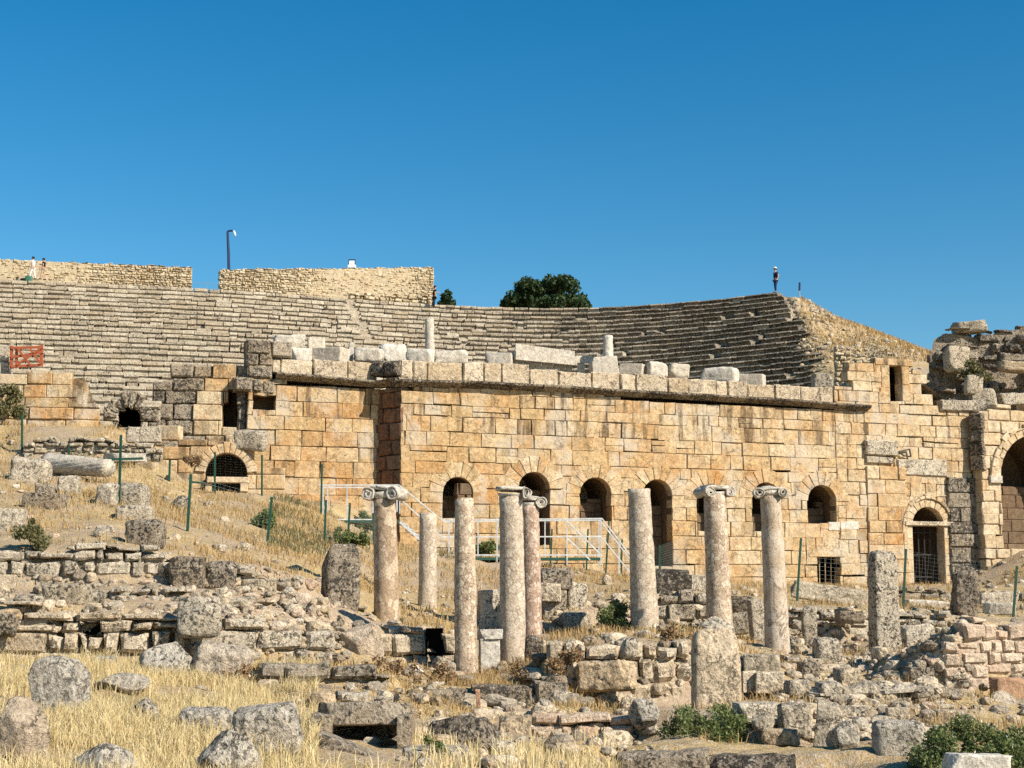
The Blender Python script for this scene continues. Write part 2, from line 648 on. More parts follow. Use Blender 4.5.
def marble_veined(name, base, vein, sc=2.5, lich=.3):
    t = NT(name, .75, .25)
    w = t.noise(sc, 5, .65, vec=t.mapv((1, 1, .7), (.5, .7, 0)), dist=1.2)
    v = t.math("ABSOLUTE", t.math("SUBTRACT", w, .5))
    c = t.mix(t.ramp(v, .006, .03, .9, 0), base, vein)
    big = t.noise(1.6, 3, .6)
    c = t.mix(t.ramp(big, .4, .65, 0, .75), c, tuple(a_ * b_ for a_, b_ in zip(base, (.66, .56, .45))))
    fine = t.noise(24, 4, .75)
    c = t.mix(1.0, c, t_gray(t, t.ramp(fine, .28, .72, .7, 1.24)), "MULTIPLY")
    pit = t.noise(8, 5, .75, vec=t.mapv((1, 1, 1), (.5, .2, .9)))
    c = t.mix(t.ramp(pit, .58, .66, 0, lich), c, (.13, .11, .09))
    t.bump(t.math("ADD", fine, pit), .45, .04)
    return t.done(c)


def leafmat(name, a, b, trans=.25):
    t = NT(name, .65, .25)
    at = t.attr()
    c = t.mix(at[0], a, b)
    t.done(c)
    tr = t.t.nodes.new("ShaderNodeBsdfTranslucent"); t.link(c, tr.inputs[0])
    mx = t.t.nodes.new("ShaderNodeMixShader"); mx.inputs[0].default_value = trans
    t.link(t.b.outputs[0], mx.inputs[1]); t.link(tr.outputs[0], mx.inputs[2])
    t.link(mx.outputs[0], t.t.nodes["Material Output"].inputs[0])
    return t.m


def ground_mat():
    t = NT("ground", .95, .1)
    big = t.noise(.22, 3, .6)
    mid = t.noise(1.3, 4, .65)
    fine = t.noise(9, 5, .75)
    vf = t.noise(30, 3, .7)
    straw, straw2 = (.52, .38, .18), (.40, .28, .13)
    earth, grav = (.42, .315, .21), (.54, .46, .35)
    c = t.mix(t.ramp(mid, .38, .62), straw, straw2)
    p = t.math("ADD", t.math("MULTIPLY", big, .6), t.math("MULTIPLY", fine, .4))
    c = t.mix(t.ramp(p, .46, .56), c, earth)
    c = t.mix(t.math("MULTIPLY", t.ramp(fine, .56, .62), .8), c, grav)
    g = t.noise(.5, 3, .6, vec=t.mapv((1, 1, 1), (.2, .4, 1.1)))
    c = t.mix(t.math("MULTIPLY", t.ramp(g, .60, .68), t.ramp(fine, .42, .6, 0, .5)), c, (.11, .12, .045))
    c = t.mix(1.0, c, t_gray(t, t.ramp(vf, .28, .72, .6, 1.3)), "MULTIPLY")
    t.bump(t.math("ADD", fine, t.math("MULTIPLY", vf, .5)), .8, .08)
    return t.done(c)


M = {}
M["ground"] = ground_mat()
M["ashlar"] = stone("honey_ashlar", (.50, .34, .165), (.61, .48, .305), (.46, .235, .08), .55, (.10, .065, .035), .75, (.70, .62, .49), .42, 1.0, .7, .6, .9, .8, .06, .6, .35)
M["ashlar_pale"] = stone("pale_ashlar", (.52, .39, .235), (.60, .48, .325), (.54, .33, .14), .4, (.10, .075, .05), .7, (.7, .64, .52), .4, 1.0, .5, 0, .5, .6)
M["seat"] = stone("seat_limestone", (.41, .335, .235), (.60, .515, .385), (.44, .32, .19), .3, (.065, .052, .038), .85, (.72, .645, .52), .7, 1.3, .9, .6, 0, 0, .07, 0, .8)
M["rubblewall"] = stone("small_rubble", (.46, .36, .22), (.62, .52, .36), (.5, .33, .16), .3, (.10, .075, .05), .7, (.70, .62, .48), .4, .9, .6)
M["grey"] = stone("grey_limestone", (.49, .41, .30), (.66, .565, .425), (.50, .37, .21), .3, (.05, .042, .033), .9, (.66, .60, .49), .6, 1.4, 1.0, 1.0, 0, .7, .085, 0, 1.0)
M["darkstone"] = stone("lichened_stone", (.33, .265, .19), (.47, .39, .285), (.46, .31, .16), .3, (.04, .034, .028), .93, (.60, .54, .43), .75, 1.4, 1.0, 1.0, 0, .7, .09, 0, 1.0)
M["tan"] = stone("tan_stone", (.55, .435, .295), (.68, .56, .40), (.52, .36, .19), .35, (.07, .052, .036), .8, (.68, .60, .47), .55, 1.3, .9, .9, 0, .7, .08, 0, .9)
M["pink"] = stone("pinkish_mortar", (.58, .43, .30), (.66, .53, .39), (.54, .33, .2), .35, (.2, .14, .09), .5, (.70, .62, .5), .4, 1.5, .8, .5, 0, .4, .1)
M["white"] = stone("white_marble", (.52, .46, .37), (.66, .60, .50), (.50, .39, .26), .3, (.15, .12, .09), .6, (.76, .71, .62), .3, 1.2, .5, .4)
M["boulder"] = stone("boulder_stone", (.48, .42, .33), (.64, .565, .45), (.48, .36, .22), .25, (.045, .038, .031), .9, (.66, .62, .53), .95, 1.5, 1.0, 1.0, 0, .8, .10, 0, 1.0)
M["boulder_brown"] = stone("brown_boulder", (.50, .40, .285), (.62, .515, .385), (.50, .33, .19), .35, (.08, .06, .042), .7, (.62, .55, .44), .6, 1.5, 1.0, 1.0, 0, .6, .10, 0, .9)
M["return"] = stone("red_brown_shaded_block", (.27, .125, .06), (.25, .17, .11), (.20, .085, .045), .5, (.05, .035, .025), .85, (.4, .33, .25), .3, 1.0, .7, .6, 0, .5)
M["brick"] = stone("brick_course", (.40, .235, .14), (.50, .33, .21), (.5, .33, .2), .2, (.1, .06, .04), .5, (.6, .5, .38), .3, 2, .6)
M["col_pink"] = marble_breccia("pink_breccia", (.51, .38, .255), (.64, .53, .39), (.13, .08, .05), 12, .85)
M["col_red"] = marble_breccia("red_breccia", (.46, .31, .215), (.63, .50, .38), (.14, .07, .045), 13, .85)
M["col_brown"] = marble_breccia("brown_breccia", (.44, .315, .20), (.62, .49, .345), (.20, .125, .075), 6, .8)
M["col_white"] = marble_breccia("grey_white_marble", (.53, .425, .305), (.62, .52, .395), (.18, .125, .085), 9, .75)
M["col_stripe"] = marble_veined("streaked_marble", (.56, .465, .355), (.20, .145, .10), 1.5, .6)
M["black"] = plain("dark_interior", (.012, .010, .008), .95, .05)  # near-black lining, the shade inside openings put into the colour
M["cavity"] = stone("shaded_recess_stone", (.15, .10, .06), (.20, .14, .085), (.18, .10, .05), .3, (.04, .03, .02), .7, (.24, .2, .15), .2, 1.0, .5)  # stone darkened so the recess shade is partly in its colour
M["green_post"] = plain("green_painted_steel", (.014, .060, .036), .45, .4)
M["wire"] = plain("galvanised_wire", (.20, .23, .20), .5, .4)
M["steel"] = plain("grey_white_painted_steel", (.48, .48, .46), .5, .35, 0, .25)
M["dark_iron"] = plain("dark_iron", (.025, .022, .02), .6, .3)
M["lamp_pole"] = plain("dark_blue_lamp_pole", (.015, .025, .075), .45, .4)
M["lamp_white"] = plain("white_lamp_housing", (.82, .82, .80), .35, .4, 0, .03)
M["glass_panel"] = plain("grey_lamp_glass", (.45, .48, .5), .15, .5, 0, .03)
M["red_wood"] = plain("red_brown_painted_wood", (.34, .09, .04), .7, .2)
M["skin"] = plain("skin", (.48, .28, .19), .6, .3, 0, .03)
M["navy"] = plain("navy_cloth", (.018, .022, .05), .9, .1)
M["jeans"] = plain("dark_blue_denim", (.03, .045, .12), .9, .1)
M["black_cloth"] = plain("black_cloth", (.015, .014, .015), .9, .1)
M["white_cloth"] = plain("white_cloth", (.72, .68, .62), .9, .1)
M["beige_cloth"] = plain("beige_cloth", (.45, .36, .24), .9, .1)
M["grey_cloth"] = plain("grey_cloth", (.30, .30, .32), .9, .1)
M["hair"] = plain("dark_hair", (.02, .014, .01), .7, .2)
M["green_plastic"] = plain("green_fabric", (.05, .14, .09), .6, .3)
M["bark"] = plain("bark", (.12, .085, .055), .9, .1, 0, .35, 20)
M["tree_leaf"] = leafmat("dark_green_leaf", (.016, .034, .010), (.06, .095, .03), .2)
M["bush_leaf"] = leafmat("green_bush_leaf", (.06, .10, .03), (.28, .30, .11), .38)
M["olive_leaf"] = leafmat("olive_dry_leaf", (.09, .09, .035), (.22, .19, .085), .2)
M["weed_dry"] = leafmat("dry_brown_weed", (.20, .115, .055), (.36, .24, .12), .2)
M["straw"] = leafmat("dry_straw", (.50, .36, .14), (.80, .66, .38), .25)
M["straw_brown"] = leafmat("brown_dry_grass", (.34, .215, .085), (.54, .38, .17), .25)
# ------------------------------------------------------------------ retaining walls (px, top, base, Y) shape the terrain
# name, label, points, course heights, block lengths, joint, roughness, lichen, material, group
RW = [
 ("terrace_wall", "long low rubble terrace wall at the foot of the dry grass slope", [(-60,552,590,29.5),(30,547,588,29.5),(100,543,585,29.5),(165,546,585,29.8),(178,557,588,30),(260,562,592,30.2),(302,574,600,30.4)], (.16,.36), (.2,.75), .06, .05, .5, "grey"),
 ("rubble_wall", "broken stone courses under the dark heavy blocks at the terrace wall end", [(28,588,606,28.3),(90,585,604,28.3),(150,584,604,28.2),(215,590,610,28.3),(262,598,616,28.4)], (.16,.34), (.22,.8), .08, .08, .5, "grey"),
 ("block_wall", "jumbled squared stones on the terrace between lichen pier and terrace wall", [(228,586,606,29.2),(270,592,610,29.2),(316,598,614,29.3)], (.24,.4), (.3,.8), .08, .07, .55, "tan"),
 ("rubble_wall", "low stone course crossing the terrace behind the brown column", [(300,588,604,33),(345,596,612,33.4),(372,606,620,33.6)], (.14,.26), (.25,.7), .07, .06, .5, "grey"),
 ("rubble_footing", "thin stone footing between the stele and the collapsed terrace courses", [(786,654,668,31),(830,650,664,31.2),(872,654,668,31.4)], (.16,.3), (.25,.8), .08, .08, .5, "grey"),
 ("rubble_footing", "ragged row of stones below the upright grey slab and lichen pillar", [(812,690,708,25.4),(860,686,704,25.6),(925,684,704,25.8),(950,690,708,25.8)], (.18,.34), (.25,.8), .09, .09, .5, "grey"),
 ("terrace_wall", "crumbling earthy terrace wall with a dark hole behind the straw and boulders", [(-60,598,655,25.8),(60,604,655,25.8),(120,606,655,25.8),(182,614,660,25.9)], (.18,.38), (.25,.9), .07, .06, .4, "tan"),
 ("block_wall", "wall of large squared blocks beside the big brown boulder and straw", [(180,616,668,26.2),(236,616,668,26.6),(262,612,664,26.8),(338,626,664,27.2)], (.32,.48), (.5,1.3), .06, .045, .55, "grey"),
 ("block_wall", "low block wall with a dark slot standing below the brown column", [(345,627,666,28.9),(381,624,666,29.2),(426,624,664,29.4),(456,626,666,29.5)], (.3,.46), (.4,1.0), .05, .04, .4, "tan"),
 ("rubble_footing", "short row of half buried stones below the large squared block wall", [(258,665,688,24),(330,664,690,24.2),(392,667,692,24.4)], (.2,.34), (.25,.8), .08, .07, .55, "darkstone"),
 ("rubble_footing", "low broken stone course between the straw and the hollow trough", [(284,687,706,22.5),(350,689,708,22.5),(400,690,710,22.7)], (.14,.3), (.2,.6), .07, .06, .5, "grey"),
 ("stylobate", "row of dark lichen covered kerb blocks below the tall pale columns", [(405,688,714,24.6),(470,687,714,24.7),(535,685,714,24.8),(569,683,713,24.9)], (.6,.7), (.85,1.15), .07, .06, .72, "darkstone"),
 ("rubble_wall", "retaining wall of rounded rubble stones left of the rough stele", [(545,643,704,26),(600,641,704,26),(660,640,706,26.2),(696,643,706,26.4)], (.16,.4), (.2,.6), .08, .07, .35, "tan"),
 ("plastered_wall", "pinkish mortared wall base below the kerb blocks and columns", [(532,711,745,23.6),(560,708,745,23.6),(634,712,748,23.6)], (.16,.3), (.25,.8), .05, .05, .15, "pink"),
 ("rubble_wall", "knee high dry stone wall right of the green weeds", [(737,707,742,22.8),(780,706,742,22.8),(814,708,745,22.8)], (.18,.42), (.25,.7), .07, .06, .45, "grey"),
 ("masonry_stump", "pinkish cream mortared masonry stump above the green bush", [(946,632,700,29),(962,617,698,29),(985,610,698,29.2),(1008,620,698,29.6),(1070,630,702,30)], (.22,.36), (.3,.8), .04, .04, .2, "pink"),
 ("terrace_wall", "collapsed terrace courses below the rectangular doorway opening", [(782,606,642,40),(850,604,642,40),(900,612,640,40.6),(955,614,642,41)], (.2,.4), (.3,.9), .08, .07, .45, "grey"),
 ("rubble_wall", "grey rubble wall behind the rough stele and the breccia column", [(640,592,634,38),(700,590,632,38),(764,598,640,38)], (.22,.42), (.3,.9), .07, .06, .45, "grey"),
 ("block_wall", "lowest row of huge dark lichen covered blocks under the weeds", [(616,747,786,19.9),(700,748,786,19.8),(800,750,786,19.6)], (.5,.6), (.8,1.7), .09, .08, .75, "darkstone"),
 ("rubble_wall", "low wall of small field stones below the honey coloured ashlar ruin", [(22,437,462,49.5),(90,435,462,49.5),(162,441,462,49.8)], (.14,.3), (.2,.6), .07, .06, .5, "grey"),
 ("rubble_footing", "dark stone course at the foot of the grated doorway", [(880,586,600,54),(930,588,602,54),(975,590,604,54),(1060,592,606,54)], (.2,.4), (.3,1.0), .07, .07, .6, "darkstone"),
]

GC = {  # open ground: px -> (Y, py)
 -500: [(10,850),(13,785),(17,727),(21,690),(24.6,668),(27.6,600),(28.9,590),(32,540),(36,515),(41,490),(46,472),(51,440),(53,425)],
 -200: [(10,850),(13,782),(17,724),(21,687),(24.6,665),(27.6,600),(28.9,590),(32,536),(36,510),(41,485),(46,468),(51,437),(53,422)],
 0: [(10,845),(13,780),(17,722),(21,685),(24.6,664),(27.6,599),(28.9,590),(32,534),(36,508),(41,482),(46,466),(51,437),(53,422)],
 100: [(10,850),(13,780),(17,725),(21,690),(24.6,666),(27.5,600),(28.8,588),(32,531),(36,512),(41,492),(46,473),(48.8,465),(51,434),(53,428)],
 200: [(10,855),(13,785),(17,735),(21,702),(24.6,677),(28,606),(29.3,596),(32,552),(36,536),(41,518),(46,504),(50,495)],
 300: [(10,860),(13,790),(17,742),(20,716),(21.8,708),(23.4,691),(25.5,672),(29,620),(30,604),(32,582),(36,562),(41,545),(46,525),(52,505),(54.5,500)],
 400: [(10,870),(13,800),(17,755),(20,730),(21.9,720),(23.8,715),(27,676),(28.6,668),(31.5,627),(34,624),(37,613),(41,596),(46,570),(51,548),(54.2,540)],
 500: [(10,880),(13,800),(17,760),(20,742),(22,732),(24,719),(27,682),(30,672),(33,655),(36,636),(41,606),(46,585),(51,566),(55.4,556)],
 600: [(10,880),(13,805),(17,770),(20,754),(22.8,748),(24.6,712),(25.3,706),(28.5,638),(32,634),(36,628),(41,610),(46,592),(51,579),(57,570)],
 700: [(10,880),(13,805),(17,775),(19,784),(21,750),(23,732),(25,710),(28.5,639),(32,634),(36.5,634),(41,594),(46,589),(51,584),(58.5,581)],
 800: [(10,890),(13,810),(17,778),(18.8,786),(20.6,752),(22,746),(24.5,704),(27,689),(30,673),(33,656),(37,644),(39.2,643),(42.5,603),(46,599),(51,594),(60,587)],
 900: [(10,890),(13,810),(17,780),(20,758),(23,734),(26,710),(29,692),(32,674),(36,656),(39.5,641),(43,611),(47,606),(52,601),(56,590),(60.8,586)],
 1024: [(10,890),(13,810),(17,775),(20,757),(23,732),(26,710),(28.5,700),(32,626),(36,629),(41,626),(47,610),(52,604),(56,586),(60.5,560),(63,546)],
 1200: [(10,890),(13,810),(17,775),(20,757),(23,732),(26,712),(28.5,702),(32,636),(36,632),(41,626),(47,610),(52,600),(56,586),(60.5,560),(64,548)],
 1600: [(10,900),(13,820),(17,785),(21,757),(26,722),(32,650),(41,626),(52,600),(64,556)],
}
cp = []
for px, rows in GC.items():
    for Y, py in rows:
        cp.append(tuple(P(px, py, Y)))
for w in RW:
    pts = w[2]
    dense = []
    for a, b in zip(pts[:-1], pts[1:]):
        for t in (0, .5):
            dense.append([a[i] + (b[i] - a[i]) * t for i in range(4)])
    dense.append(pts[-1])
    for (px, t_, b_, Y) in dense:
        cp.append(tuple(P(px, b_, Y + (.34 if 'dark slot' in w[1] or 'dark hole' in w[1] else -0.04))))
        top = P(px, t_ + 2, Y)
        cp.append((top.x, top.y + 0.40, top.z))

# the curved rim of the seating, seen from above, with its inward normal
RIM = [(-62,86),(-46,92.3),(-33.2,96),(-20.8,99),(-11.3,102.6),(-5,104.8),(0.6,105.9),(6.3,105.8),(13.1,103.3),(19,99.5),(26.5,93.5),(32.5,86),(36.5,77)]
RIMZ = EYE.z + 20.0


def catmull(pts, n=24):
    p = [np.array(q, float) for q in pts]
    p = [2 * p[0] - p[1]] + p + [2 * p[-1] - p[-2]]
    out = []
    for i in range(1, len(p) - 2):
        for k in range(n):
            t = k / n
            out.append(.5 * ((2 * p[i]) + (-p[i-1] + p[i+1]) * t + (2*p[i-1] - 5*p[i] + 4*p[i+1] - p[i+2]) * t*t + (-p[i-1] + 3*p[i] - 3*p[i+1] + p[i+2]) * t**3))
    out.append(p[-2])
    return np.array(out)


rim = catmull(RIM)
for _ in range(8):
    rim[1:-1] = (rim[:-2] + rim[2:] + 2 * rim[1:-1]) / 4
rim_s = np.concatenate([[0], np.cumsum(np.sqrt((np.diff(rim, axis=0) ** 2).sum(axis=1)))])
tg = np.gradient(rim, axis=0)
tg /= np.sqrt((tg ** 2).sum(axis=1))[:, None]
rim_n = np.stack([tg[:, 1], -tg[:, 0]], axis=1)       # towards the stage


def rimpos(s, off):
    x = np.interp(s, rim_s, rim[:, 0]); y = np.interp(s, rim_s, rim[:, 1])
    nx = np.interp(s, rim_s, rim_n[:, 0]); ny = np.interp(s, rim_s, rim_n[:, 1])
    return np.stack([x + nx * off, y + ny * off], axis=-1)


for s in np.arange(0, rim_s[-1], 2.0):
    if project((*rimpos(s, 0), RIMZ))[0] > 786: break
    o = rimpos(s, -2.2); cp.append((o[0], o[1], RIMZ - .25))
    o = rimpos(s, -8); cp.append((o[0], o[1], RIMZ - .4))
    o = rimpos(s, -25); cp.append((o[0], o[1], RIMZ - 1.5))
    o = rimpos(s, .35); cp.append((o[0], o[1], RIMZ - .35))
    o = rimpos(s, .75); cp.append((o[0], o[1], EYE.z + 4.5))
    o = rimpos(s, 25); cp.append((o[0], o[1], EYE.z + 3))
for px, py, Y in [(806,299,100.5),(822,308,99),(845,320,97),(870,332,94),(900,347,90),(925,357,86),(945,364,84),(1000,372,82),(1100,380,80),
                  (815,322,97),(830,345,92),(850,345,90),(842,370,84),(846,384,77),(880,345,86),(882,356,78),(905,364,80),(850,372,72),(900,368,70),(928,374,72),(960,380,70),(1024,384,70),(1100,388,70),(1300,390,70),
                  (850,385,66.6),(900,385,67.3),(940,392,67.6),(985,398,68),(1024,396,70),(1150,396,71.5)]:
    cp.append(tuple(P(px, py, Y)))
for px, py, Y in [(452,677,28.5),(466,677,28.8),(480,677,29.2),(500,676,29.6),(513,674,30),(530,669,30.4),(470,673,30.2),(490,671,31),(462,668,31),
                  (345,611,31.5),(360,619,31.6),(372,625,32.6),(387,629,33.4),(402,629,33.4),(387,627,34.4),(330,606,31.2),(322,604,32)]:
    cp.append(tuple(P(px, py, Y)))
# ground lines in front of and behind the standing walls
EP = lambda k: float(np.interp(k, [0, 3, 4, 7, 11, 14, 18, 22, 26, 34], [782, 790, 793, 806, 812, 826, 833, 826, 822, 800]))
for k in np.arange(0, 27, 1.5):
    zz_ = RIMZ - .46 * k - .12
    sg = np.linspace(0, rim_s[-1], 900)
    pp = rimpos(sg, .8 * k)
    xk = np.array([project((a, b, zz_))[0] for a, b in pp])
    ii = int(np.argmax(xk > EP(k) + 2))
    if ii > 0:
        cp.append((pp[ii][0], pp[ii][1], zz_))
for pts in ([(376,548,54.9),(399,546,54.85),(450,553,55.6),(500,557,56.3),(600,571,57.6),(700,581,59.0),(800,587,60.4),(900,587,61.9),(950,585,62.6),(986,570,62.75),(1024,550,63.4),(1130,550,65.3),(1300,550,66)],
            [(140,490,50.9),(180,493,51.1),(225,494,51.3),(262,494,51.5),(290,496,51.7)],
            [(292,498,54.9),(330,503,55.2),(374,512,55.4)],
            [(-70,428,52.7),(0,426,52.7),(50,428,52.9),(99,428,53.2),(135,428,53.4)]):
    for a, b in zip(pts[:-1], pts[1:]):
        for t in (0, .34, .67):
            px, py, Y = [a[i] + (b[i] - a[i]) * t for i in range(3)]
            q = P(px, py, Y); cp.append(tuple(q))
            cp.append((q.x, q.y - .7, q.z - .03)); cp.append((q.x, q.y + (3.9 if pts[0][0] == 376 else 1.1), q.z))
for x, y, z in [(28,112,16),(40,100,13),(50,90,9),(60,140,10),(90,120,6),(-60,62,9),(-50,66,10),(-44,62,7.5),(-33,62,4.5),(-20,60,4.5),(-10,62,4.5),(0,64,4.5),(10,68,4.5),(12,74,4.5),
                (-20,70,4.5),(0,80,4.5),(-90,60,8),(-90,100,20),(-90,160,20),(0,170,19),(90,170,8),(-200,20,6),(200,20,-1),(200,100,0),(-220,200,18),(220,220,2),(0,260,16),(60,60,3)]:
    cp.append((x, y, z))
for x in (-1600, -500, 0, 500, 1600):
    for y in (-900, -200):
        cp.append((x, y, -1.0))
for x in (-2500, -700, 0, 700, 2500):
    for y in (700, 3000):
        cp.append((x, y, -4.0))

pts2 = [Vector((p[0], p[1])) for p in cp]
vo, _e, fo, ov, _oe, _of = delaunay_2d_cdt(pts2, [], [], 0, 1e-4)
zz = [cp[o[0]][2] if o else 0.0 for o in ov]
RAWT = BVHTree.FromPolygons([Vector((v.x, v.y, z)) for v, z in zip(vo, zz)], [list(f) for f in fo])


def raw_z(x, y):
    h = RAWT.ray_cast(Vector((x, y, 500)), Vector((0, 0, -1)))
    return h[0].z if h[0] is not None else -1.0


# one sheet: a fan of quads, fine near the ruin and coarse towards the horizon
Ys = [4.0]
while Ys[-1] < 2600:
    y = Ys[-1]
    Ys.append(y + (.9 if y < 11 else .12 if y < 32 else .2 if y < 48 else .3 if y < 68 else .9 if y < 112 else y * .12))
Ys = np.array(Ys)
ks = np.concatenate([np.linspace(-2.2, -.46, 26)[:-1], np.linspace(-.46, .46, 240), np.linspace(.46, 2.2, 26)[1:]])
YY, KK = np.meshgrid(Ys, ks, indexing="ij")
XX = YY * KK
ZZ = np.array([raw_z(x, y) for x, y in zip(XX.ravel(), YY.ravel())]).reshape(XX.shape)
# soften single steps a little, then give the surface lumps
Z2 = ZZ.copy()
Z2[1:-1, 1:-1] = (ZZ[:-2, 1:-1] + ZZ[2:, 1:-1] + ZZ[1:-1, :-2] + ZZ[1:-1, 2:] + 2 * ZZ[1:-1, 1:-1]) / 6
q = np.stack([XX.ravel(), YY.ravel(), np.zeros(XX.size)], axis=1)
amp = np.clip((110 - YY.ravel()) / 60, 0, 1)
Z2 = Z2 + (amp * (.10 * fbm(q * .9, 3, 3) + .05 * fbm(q * 4.0, 5, 3))).reshape(XX.shape)
TV = np.stack([XX.ravel(), YY.ravel(), Z2.ravel()], axis=1)
na, nb = XX.shape
TF = [[i * nb + j, i * nb + j + 1, (i + 1) * nb + j + 1, (i + 1) * nb + j] for i in range(na - 1) for j in range(nb - 1)]
mb = MB()
mb.add(TV, TF)
ground = structure(mb.build("ground", M["ground"], smooth=True))
mb = MB()
mb.add([[-2600, -1500, -1.3], [2600, -1500, -1.3], [2600, 4.0, -1.3], [-2600, 4.0, -1.3]], [[0, 1, 2, 3]])
structure(mb.build("terrain", M["ground"]))
TB = BVHTree.FromPolygons([Vector(v) for v in TV], TF)


def G(px, py):
    """the ground point seen at px, py"""
    h = TB.ray_cast(EYE, ray(px, py).normalized())
    return h[0] if h[0] is not None else P(px, py, 60)


def gz(x, y):
    h = TB.ray_cast(Vector((x, y, 500)), Vector((0, 0, -1)))
    return h[0].z if h[0] is not None else -1.0


Zg = TV[:, 2].reshape(na, nb)


def gzv(x, y):
    """ground height at many points at once"""
    i = np.clip(np.interp(y, Ys, np.arange(na)), 0, na - 1.001); j = np.clip(np.interp(x / y, ks, np.arange(nb)), 0, nb - 1.001)
    i0, j0 = i.astype(int), j.astype(int)
    a, b = i - i0, j - j0
    return (Zg[i0, j0] * (1 - a) * (1 - b) + Zg[i0 + 1, j0] * a * (1 - b) + Zg[i0, j0 + 1] * (1 - a) * b + Zg[i0 + 1, j0 + 1] * a * b)


# ------------------------------------------------------------------ build the retaining walls
def rwall(name, label, pts, hr, lr, ch, rough, lich, mat, cat="wall", openings=None, ragged=.14, thick=.4, n=3, skew=.035, gap=.03, jit=.04, group=None, d0=0.0, kind=None):
    w = [P(px, b, Y) for px, t, b, Y in pts]
    z0 = min(p.z for p in w) - .15
    fr = Frame([(p.x, p.y) for p in w], z0)
    tops = [P(px, t, Y).z - z0 for px, t, b, Y in pts]
    top = lambda u: float(np.interp(u, fr.u, tops))
    ops = []
    for o in openings or []:
        a = fr.uv(o[0], o[3]); b = fr.uv(o[2], o[1])
        ops.append(rect_open(a[0], b[0], a[1], b[1]))
    cs = cells(0, fr.L, 0, top, hr, lr, ops, ragged)
    m = MB()
    lay(m, fr, cs, d0, jit, thick, ch, rough, n, lich, gap, skew)
    # the packed earth core behind the face stones
    for k in range(len(fr.u) - 1):
        uu = np.array([fr.u[k], fr.u[k + 1]])
        tv = np.array([tops[k], tops[k + 1]]) - .3
        lo = np.zeros(2)
        A = fr.pos(uu, lo, np.full(2, d0 - ch * 2.2)); B = fr.pos(uu, tv, np.full(2, d0 - ch * 2.2))
        if not ops:
            m.add([A[0], A[1], B[1], B[0]], [[0, 1, 2, 3]], (.3, .6, .5))
    o = m.build(name, M[mat], loc=w[len(w) // 2])
    tag(o, label, cat, group)
    for i_, ow in enumerate(openings or []):
        a = fr.uv(ow[0], ow[3]); b = fr.uv(ow[2], ow[1])
        hm = MB()
        recess(hm, fr, [(a[0] - .01, a[1]), (a[0] - .01, b[1] + .01), (b[0] + .01, b[1] + .01), (b[0] + .01, a[1])], .30, -.05)
        hm.build("slot", M["black"], o)
    return o, fr, ops


for w in RW:
    ops = None
    if "dark slot" in w[1]:
        ops = [(428, 629, 443, 662)]
    if "dark hole" in w[1]:
        ops = [(80, 624, 100, 635)]
    cat = {"rubble_footing": "footing", "stylobate": "kerb", "masonry_stump": "masonry"}.get(w[0], "wall")
    rwall(w[0], w[1], w[2], w[3], w[4], w[5], w[6], w[7], w[8], cat, ops, n=4)
# ------------------------------------------------------------------ the stage building's long wall
A = P(400, 560, 55.0)
B0 = P(865, 585, 61.6)
dirw = Vector((B0.x - A.x, B0.y - A.y, 0)).normalized()
Bx = P(978, 585, 63.3)
tt = (Bx.x - A.x) / dirw.x
FRW = Frame([(A.x, A.y), (A.x + dirw.x * tt, A.y + dirw.y * tt)], EYE.z - 1.2)
uvW = FRW.uv


def U(px): return uvW(px, 480)[0]


def V_(px, py): return uvW(px, py)[1]


wall = thing("stage_wall", "long honey coloured ashlar theatre wall pierced by seven arched niches", "wall", (A.x, A.y, EYE.z))

# cornice line and parapet line
cor = [(401, 386), (480, 388), (560, 392), (640, 397), (720, 401), (800, 406), (868, 411)]
corU = [uvW(*p)[0] for p in cor]; corV = [uvW(*p)[1] for p in cor]
corbot = lambda u: float(np.interp(u, corU, corV))
topP = [(401, 359), (440, 361), (520, 365), (600, 372), (700, 377), (770, 384), (836, 386), (838, 363), (870, 361), (887, 364), (905, 362), (910, 366), (926, 372), (931, 380), (940, 392), (950, 404), (978, 410)]
tU = [uvW(*p)[0] for p in topP]; tV = [uvW(*p)[1] for p in topP]
topv = lambda u: float(np.interp(u, tU, tV))

arches = []   # uc, vs, Ri, vb
for (c, top, half, bot) in [(458, 477, 15, 518), (534, 472, 15.5, 545), (595.5, 477.5, 15.5, 521), (657, 479.5, 14.5, 566), (711, 484, 14.5, 531), (766, 482.5, 14, 531), (821.5, 485, 14, 523)]:
    uc, vt = uvW(c, top)
    Ri = (uvW(c + half, top)[0] - uvW(c - half, top)[0]) / 2
    arches.append((uc, vt - Ri, Ri, V_(c, bot)))
du, dvt = uvW(927, 507)
dR = (U(943) - U(912)) / 2
door = (du, dvt - dR, dR, V_(927, 584))
win = (U(893), U(905), V_(899, 401), V_(899, 366))
small = (U(815), U(838), V_(826, 585), V_(826, 557))

ops = [arch_open(*a) for a in arches] + [arch_open(*door), rect_open(*win), rect_open(*small)]
ucor = U(868)


def top_main(u):
    return corbot(u) if u < ucor else topv(u)


m = MB()
uS = U(837)
cs = cells(-.02, uS, -.6, corbot, (.42, .60), (.45, 1.5), ops, .01, split=.15) + cells(uS, FRW.L, -.6, topv, (.40, .58), (.45, 1.3), ops, .02, split=.12)


def lichW(u, v):
    x = .18
    if v > corbot(min(u, ucor)) - 1.5 and u < ucor: x += rnd.choice((.0, .1, .3, .36))
    if u > U(935): x += .12
    if u > U(838) and v > topv(min(u, FRW.L)) - .8: x += .2
    return x




def toneW(u, v, tn):
    # more orange towards the return, paler towards the grated doorway
    f = min(1, max(0, u / FRW.L))
    return (min(1, max(0, .15 + .6 * f + rnd.uniform(-.35, .35))), tn[1], min(1, max(0, tn[2] * (1.05 - .5 * f))))


